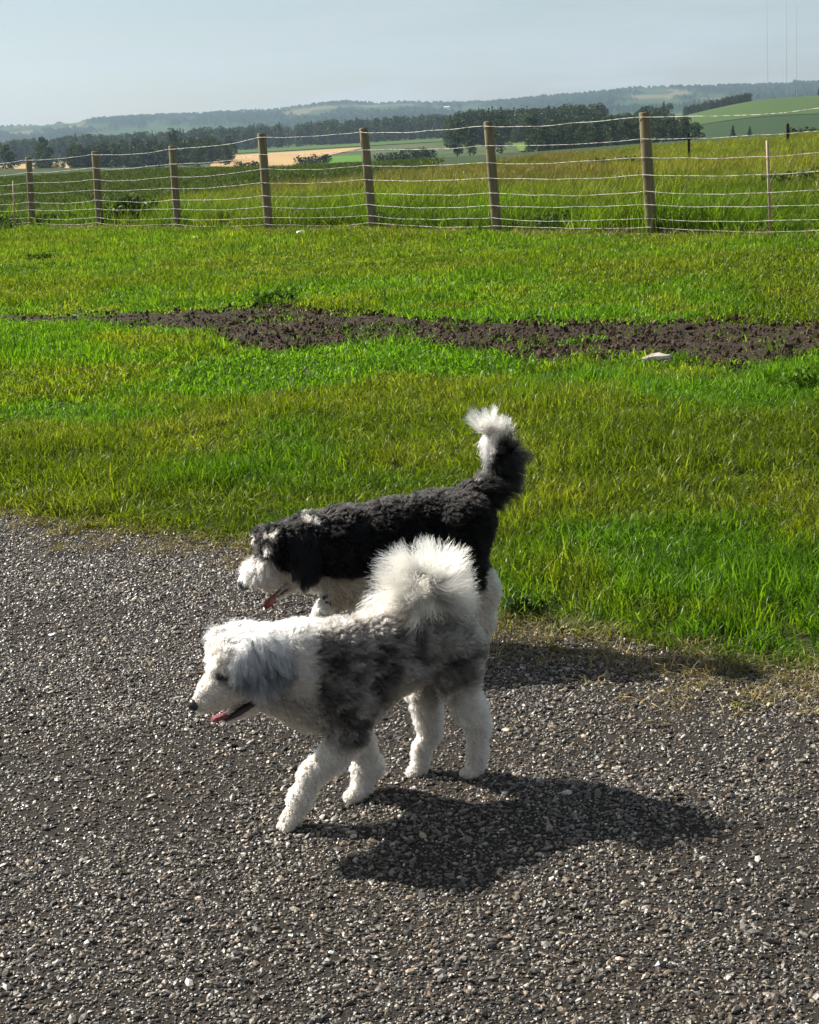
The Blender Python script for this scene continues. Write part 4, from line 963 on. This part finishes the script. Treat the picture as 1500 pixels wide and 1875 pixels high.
def dog1_fur():
    rng = np.random.default_rng(601); P, N = d1.roots(190000, rng); x, y = d1.mid_px(P)
    tl = tail_f(d1, P, T1[1:]); P, N, x, y = P[~tl], N[~tl], x[~tl], y[~tl]; n = len(P)
    ear = (np.hypot((x - 478) / 54, (y - 1214) / 56) < 1) & (abs(P[:, 1]) > d1.px(36))
    leg = sstep(1300, 1350, y); head = sstep(520, 470, x)
    L_ = 0.013 + 0.008 * fbm(P, 22, 611) - 0.006 * leg
    mz = sstep(430, 380, x) * sstep(1225, 1250, y); L_ = L_ * (1 - 0.55 * mz); jaw = (y > 1272) & (x < 480); L_[jaw] = 0.007
    L_ = np.where(P[:, 2] < 0.034, 0.0045, L_); L_[np.linalg.norm(P - pw_nf, axis=1) < d1.px(30)] = 0.005
    L_[ear] = 0.030 + 0.010 * rng.random(ear.sum())
    e0, _ = d1.hit(405, 1240); m_eye = np.linalg.norm(P - e0, axis=1) < 0.017; L_[m_eye] = 0.002
    nose_d = np.linalg.norm(P - d1.J(357, 1290), axis=1) < 0.022; L_[nose_d] = 0.002
    inm = near_line(x, y, (392, 1314), (458, 1279)) < 7; L_[inm] = 0.0015
    back = np.array([-1.0, 0, -0.15]); down = np.array([-0.15, 0, -1.0])
    fl = back[None] * (1 - leg[:, None]) + down[None] * leg[:, None]; fl = fl * (1 - head[:, None]) + np.array([[-0.55, 0, -0.55]]) * head[:, None]
    fl[ear] = np.array([-0.12, 0, -1.35]); fl[mz > 0.5] = np.array([-0.5, 0, -0.5])
    w = np.stack([vnoise(P, 55, 621 + k) - 0.5 for k in range(3)], 1) * 1.3
    d = N * np.where(ear, 0.35, 0.85 - 0.25 * leg)[:, None] + fl * 0.75 + w * np.where(ear, 0.25, 1.0 - 0.45 * leg)[:, None]
    d1.fur('coat', P, N, d, L_, np.clip(coat1(P) * np.exp(0.22 * rng.normal(size=(n, 1))), 0.008, 0.85), np.where(ear, 0.00045, 0.0005), hair_m, rng, clump=26, ctight=0.72, wave=0.0018)
    # tail plume
    P, N = d1.roots(150000, rng); m = tail_f(d1, P, T1[1:]); P, N = P[m], N[m]; s_ = rng.permutation(len(P))[:20000]; P, N = P[s_], N[s_]; n = len(P)
    out = P - TC1; out[:, 1] *= 1.0; out /= np.linalg.norm(out, axis=1)[:, None] + 1e-6
    d = out * 1.0 + N * 0.55 + np.stack([vnoise(P, 50, 631 + k) - 0.5 for k in range(3)], 1) * 0.7
    d1.fur('tail_plume', P, N, d, (0.034 + 0.058 * sstep(838, 800, d1.mid_px(P)[0]) + 0.030 * np.clip(out[:, 2], 0, 1)) * (0.82 + 0.32 * rng.random(n)), coat1(P) * np.array([[1.0, 0.97, 0.88]]), np.full(n, 0.0006), hair_m, rng, clump=75, ctight=0.68, wave=0.006, npt=8, jit=0.36, droop=0.25)
    P2, N2 = d1.roots(150000, rng); m = tail_f(d1, P2, T1[1:]); P2, N2 = P2[m][:18000], N2[m][:18000]; n2 = len(P2); o2 = P2 - TC1; o2 /= np.linalg.norm(o2, axis=1)[:, None] + 1e-6
    d = N2 * 0.8 + o2 * 0.5 + np.array([[0.15, 0.1, -0.15]]) + np.stack([vnoise(P2, 60, 641 + k) - 0.5 for k in range(3)], 1) * 1.2
    d1.fur('tail_underfur', P2, N2, d, 0.025 + 0.038 * rng.random(n2), coat1(P2) * np.array([[0.97, 0.93, 0.85]]), np.full(n2, 0.00055), hair_m, rng, clump=40, ctight=0.6, wave=0.004, npt=6, jit=0.35, droop=0.2)
    # inner fill of the plume
    # loose topknot over the ears' roots
    P, N = d1.roots(190000, rng); x, y = d1.mid_px(P); m = (x < 545) & (x > 388) & (y < 1185); P, N = P[m][:2600], N[m][:2600]; n = len(P)
    sd_ = np.sign(P[:, 1])[:, None] * np.array([[0, 0.8, 0]]); d = N * 0.5 + sd_ + np.array([[0.05, 0, -0.5]])
    d1.fur('topknot', P, N, d, 0.028 + 0.016 * rng.random(n), np.clip(coat1(P) * 0.5 + 0.33, 0, 0.88), np.full(n, 0.0004), hair_m, rng, clump=20, wave=0.004, npt=7, jit=0.35, droop=0.3)
dog1_fur()
ax_n = axes_from(d1.J(352, 1295) - d1.J(380, 1280))
blob(d1, 'nose', d1.J(355, 1291), (0.0125, 0.0155, 0.0135), nose_m.m, ax_n, shape=lambda q_: q_ * np.array([1, 1 - 0.25 * max(0, -q_[2]), 1]))
for sgn in (1, -1):
    e0, en = d1.hit(405, 1239)
    blob(d1, 'eye', np.array([e0[0], sgn * (e0[1] - 0.005), e0[2]]), (0.0115, 0.010, 0.0105), eye_m.m)
lining = strip_solid('mouth_lining', [d1.J(474, 1277), d1.J(455, 1286), d1.J(430, 1303), d1.J(408, 1317)], [0.022, 0.0265, 0.024, 0.015], [0.006, 0.011, 0.011, 0.006], mouth_m.m, d1)
strip_solid('tongue', [d1.J(440, 1298), d1.J(420, 1308), d1.J(404, 1313), d1.J(393, 1316), d1.J(387, 1320)], [0.012, 0.014, 0.015, 0.013, 0.007], [0.005, 0.006, 0.006, 0.005, 0.002], tong_m.m, d1, parent=lining)
def claws(d, pc, r, z=0.006):
    for w in (-0.62, -0.22, 0.22, 0.62):
        R_p = d.px(r); c = pc + np.array([R_p * (1.5 - 0.3 * abs(w)), R_p * w, -R_p * 0.55]); blob(d, 'claw', np.array([c[0], c[1], max(c[2], z)]), (0.0065, 0.003, 0.0035), claw_m.m, axes_from((1, 0, -0.5)), 1)
for pc, r in ((ffp, 18), (nhp, 17), (fhp, 16)): claws(d1, pc, r)

# --- the black and white dog behind --------------------------------------
d2 = Dog('dog', 9, (0.0, 4.575, 0), 'black and white fluffy dog with raised tail walking behind the grey one', 'two dogs walking together')
J, G = d2.J, d2.G
d2.chain([(J(628, 1008), 64), (J(715, 980), 61), (J(795, 957), 52), (J(850, 947), 48)], 0.03, 0.86)
d2.cone(J(610, 1040), J(660, 1050), 44, 48, 0.03, 0.8)
d2.chain([(J(625, 990), 60), (J(570, 992), 46), (J(530, 998), 38)], 0.03, 0.9)
d2.ell(J(516, 1000), (d2.px(43), d2.px(40), d2.px(39)), k=0.02)
d2.chain([(J(502, 1022), 30), (J(482, 1044), 24), (J(464, 1058), 18)], 0.016, 1.0)
d2.cone(J(525, 1040, 0.012), J(490, 1066, 0.01), 18, 12, 0.01); d2.cone(J(525, 1040, -0.012), J(490, 1066, -0.01), 18, 12, 0.01)
d2.cone(J(546, 1064), J(506, 1090), 13, 6, 0.008, 1.25)
d2.cone(J(600, 1050), J(550, 1056), 30, 17, 0.02)
for sgn in (1, -1):
    c = J(556, 1018) + np.array([0, sgn * d2.px(40), 0]); d2.ell(c, (d2.px(24), d2.px(9), d2.px(42)), axes_from((1, 0, 0.0), (-0.15, -0.2 * sgn, 1)), 0.012)
d2.ell(J(478, 984, -0.045), (d2.px(13), d2.px(12), d2.px(20)), k=0.012)
nfp = G(562, -0.035, 0.022)
d2.chain([(J(625, 1035, -0.05), 38), (J(622, 1085, -0.05), 24), (J(592, 1120, -0.045), 15), (np.array([nfp[0] - 0.025, -0.038, 0.085]), 13), (nfp + np.array([-0.008, 0, 0.01]), 15)], 0.02); paw(d2, nfp, 16)
lfp = J(602, 1102, 0.05)
d2.chain([(J(628, 1035, 0.045), 38), (J(648, 1085, 0.055), 24), (J(618, 1082, 0.055), 15), (lfp, 13)], 0.014); d2.ell(lfp + np.array([0.002, 0, -0.004]), (0.020, 0.021, 0.022), k=0.008)
nhp2 = G(872, 0.045, 0.022)
d2.chain([(J(850, 955, 0.045), 52), (J(842, 1035, 0.055), 38), (J(878, 1066, 0.05), 24), (J(891, 1085, 0.047), 19), (J(884, 1140, 0.045), 16), (nhp2 + np.array([-0.006, 0, 0.01]), 15)], 0.02); paw(d2, nhp2, 16)
fhp2 = G(812, -0.045, 0.022)
d2.chain([(J(830, 960, -0.045), 48), (J(798, 1035, -0.055), 34), (J(825, 1072, -0.05), 22), (J(836, 1090, -0.048), 18), (np.array([fhp2[0] - 0.012, -0.046, 0.07]), 15), (fhp2 + np.array([-0.006, 0, 0.01]), 14)], 0.02); paw(d2, fhp2, 16)
T2 = [(J(858, 905), 20), (J(888, 892), 16), (J(912, 866), 14), (J(920, 830), 13), (J(908, 800), 12), (J(890, 782), 9)]
d2.chain(T2, 0.014)
me = d2.build(); obj('body', me, skin.m, d2.root)
BLACK = (0.006, 0.0058, 0.006)
def coat2(Q):
    x, y = d2.mid_px(Q); n1_ = fbm(Q, 18, 701, 3); n2_ = fbm(Q, 60, 705, 2)
    c = lerp_c(BLACK, (0.010, 0.009, 0.0085), sstep(0.45, 0.7, n2_))
    tl = tail_f(d2, Q, T2[1:])
    mz = sstep(8, -8, (x - 494) * 0.8 + (y - 1028) * -0.9 + 20 * (n1_ - 0.5)) * (y > 1020) * (x < 520)
    w = mz
    w = np.maximum(w, sstep(1054, 1066, y + 16 * (n1_ - 0.5) - np.maximum(0, 560 - x) * 0.0) * (x < 690) * ~((x > 530) & (x < 585) & (abs(Q[:, 1]) > d2.px(30)) & (y < 1068)))
    w = np.maximum(w, sstep(1040, 1052, y) * (x < 545) * (abs(Q[:, 1]) < d2.px(31)))
    w = np.maximum(w, sstep(1074, 1086, y + 14 * (n1_ - 0.5)) * (x >= 690)); w = np.maximum(w, (x > 888) * (y > 1044) * 1.0)
    w = np.maximum(w, tl * sstep(832, 806, y + 30 * (n1_ - 0.5) + 0.5 * (x - 905)))
    w = np.maximum(w, 1.0 * (np.hypot((x - 489) / 9, (y - 1006) / 10) < 1) * (Q[:, 1] > 0.0)); w = np.maximum(w, 1.0 * (near_line(x, y, (487, 984), (509, 974)) < 4.5))
    w = np.maximum(w, 1.0 * (near_line(x, y, (560, 952), (576, 958)) < 6)); w = np.maximum(w, 1.0 * (np.hypot((x - 463) / 9, (y - 1000) / 10) < 1))
    wc = lerp_c((0.60, 0.54, 0.45), WHITE, n1_); ch = (sstep(596, 615, x) * sstep(700, 680, x) * 0.9 * (y < 1135))[:, None]; wc = wc * (1 - ch) + np.array([[0.36, 0.29, 0.20]]) * ch; w = np.clip(w, 0, 1)  # beige chest: the white there darkened, its shade put into the coat colour
    gb = tl * sstep(860, 900, x) * sstep(905, 870, y) * 0.0; c = c * (1 - w[:, None]) + wc * w[:, None]
    return np.clip(c, 0.003, 0.92)
d2.paint(coat2)
def dog2_fur():
    rng = np.random.default_rng(801); P, N = d2.roots(150000, rng); x, y = d2.mid_px(P); tl = tail_f(d2, P, T2[1:]); P, N, x, y = P[~tl], N[~tl], x[~tl], y[~tl]; n = len(P)
    ear = (np.hypot((x - 556) / 30, (y - 1018) / 52) < 1) & (abs(P[:, 1]) > d2.px(28)); leg = sstep(1075, 1110, y); head = sstep(560, 530, x)
    L_ = 0.014 + 0.007 * fbm(P, 22, 811) - 0.005 * leg; mz = (x < 506) & (y > 1024); L_[mz] = 0.028 + 0.012 * rng.random(mz.sum())
    L_[(y > 1062) & (x < 560)] = 0.008; L_[ear] = 0.030
    L_[np.linalg.norm(P - d2.J(454, 1073), axis=1) < 0.034] = 0.004; L_[np.linalg.norm(P - d2.hit(602, 1100)[0], axis=1) < 0.016] = 0.003; L_[near_line(x, y, (500, 1088), (545, 1060)) < 6] = 0.002; 
    back = np.array([-1.0, 0, -0.15]); down = np.array([-0.15, 0, -1.0]); fl = back[None] * (1 - leg[:, None]) + down[None] * leg[:, None]; fl = fl * (1 - head[:, None]) + np.array([[-0.4, 0, -0.5]]) * head[:, None]
    fl[ear] = np.array([-0.1, 0, -1.4]); fl[mz] = np.array([-0.25, 0, -0.9])
    w = np.stack([vnoise(P, 55, 821 + k) - 0.5 for k in range(3)], 1) * 1.4; d = N * np.where(ear, 0.35, 0.8)[:, None] + fl * 0.75 + w * np.where(ear, 0.3, 1.0)[:, None]
    d2.fur('coat', P, N, d, L_, np.clip(coat2(P) * np.exp(0.25 * rng.normal(size=(n, 1))), 0.003, 0.85), np.full(n, 0.00055), hair_m, rng, clump=22, ctight=0.7, wave=0.002)
    P, N = d2.roots(140000, rng); m = tail_f(d2, P, T2[1:]); P, N = P[m], N[m]; s_ = rng.permutation(len(P))[:11000]; P, N = P[s_], N[s_]; n = len(P); x, y = d2.mid_px(P)
    top = sstep(840, 800, y)[:, None]
    d = N * 0.7 + np.array([[-0.75, 0, -0.35]]) * (1 - top) + np.array([[0.25, 0, 0.75]]) * top + np.stack([vnoise(P, 45, 831 + k) - 0.5 for k in range(3)], 1) * 0.7
    inner = ((x < 905) & (y > 800) & (y < 870))[:, None]; d = np.where(inner, N * 0.25 + np.array([[0.25, 0, -1.0]]), d)
    c = coat2(P); gi = inner[:, 0] & (rng.random(n) < 0.6); c[gi] = (0.62, 0.60, 0.57)
    d2.fur('tail_plume', P, N, d, 0.045 + 0.03 * rng.random(n), c, np.full(n, 0.0006), hair_m, rng, clump=80, ctight=0.75, wave=0.005, npt=7, jit=0.22, droop=0.08)
dog2_fur()
blob(d2, 'nose', d2.J(448, 1069), (0.017, 0.020, 0.017), nose_m.m, axes_from(d2.J(450, 1078) - d2.J(480, 1050)))
for sgn in (1, -1):
    e0, en = d2.hit(487, 1020); blob(d2, 'eye', np.array([e0[0], sgn * (e0[1] - 0.002), e0[2]]), (0.011, 0.010, 0.011), eye_m.m)
lining = strip_solid('mouth_lining', [d2.J(548, 1060), d2.J(535, 1070), d2.J(516, 1084), d2.J(504, 1092)], [0.018, 0.022, 0.018, 0.012], [0.004, 0.007, 0.006, 0.003], mouth_m.m, d2)
strip_solid('tongue', [d2.J(535, 1071), d2.J(515, 1082), d2.J(502, 1092), d2.J(494, 1104), d2.J(490, 1114)], [0.016, 0.020, 0.023, 0.023, 0.012], [0.005, 0.005, 0.0045, 0.004, 0.002], tong_m.m, d2, (0.78, 0.626, 0), parent=lining)
lp, _n = d2.hit(602, 1100)
blob(d2, 'paw_pad', lp + np.array([-0.002, -0.004, -0.006]), (0.011, 0.006, 0.010), nose_m.m, shape=lambda q_: q_ * (1 + 0.25 * math.sin(3 * math.atan2(q_[2], q_[0]) + 1.2)))
for du, dz in ((-0.011, 0.008), (0.001, 0.013), (0.012, 0.009)): blob(d2, 'paw_pad', lp + np.array([du, -0.003, dz]), (0.0052, 0.004, 0.0062), nose_m.m, axes_from((1, 0, 0.3)), 2)
for pc in (nfp, nhp2, fhp2): claws(d2, pc, 16)

# ------------------------------------------------------------------ haze: the air between the lawn and the hills
b = bmesh.new(); bmesh.ops.create_cube(b, size=1.0, matrix=Matrix.LocRotScale(Vector((0, 3300, 130)), None, Vector((15000, 8400, 400))))
hz = bpy.data.meshes.new('haze'); b.to_mesh(hz); b.free()
hzm = bpy.data.materials.new('haze_air'); hzm.use_nodes = True; hn, hl = hzm.node_tree.nodes, hzm.node_tree.links; hn.remove(hn['Principled BSDF'])
pv = hn.new('ShaderNodeVolumePrincipled'); pv.inputs['Color'].default_value = (0.58, 0.79, 1.0, 1); pv.inputs['Density'].default_value = 0.00009; pv.inputs['Anisotropy'].default_value = 0.2
hl.new(pv.outputs['Volume'], hn['Material Output'].inputs['Volume'])
obj('haze', hz, hzm, kind='stuff', label='thin pale haze in the air over the whole valley')
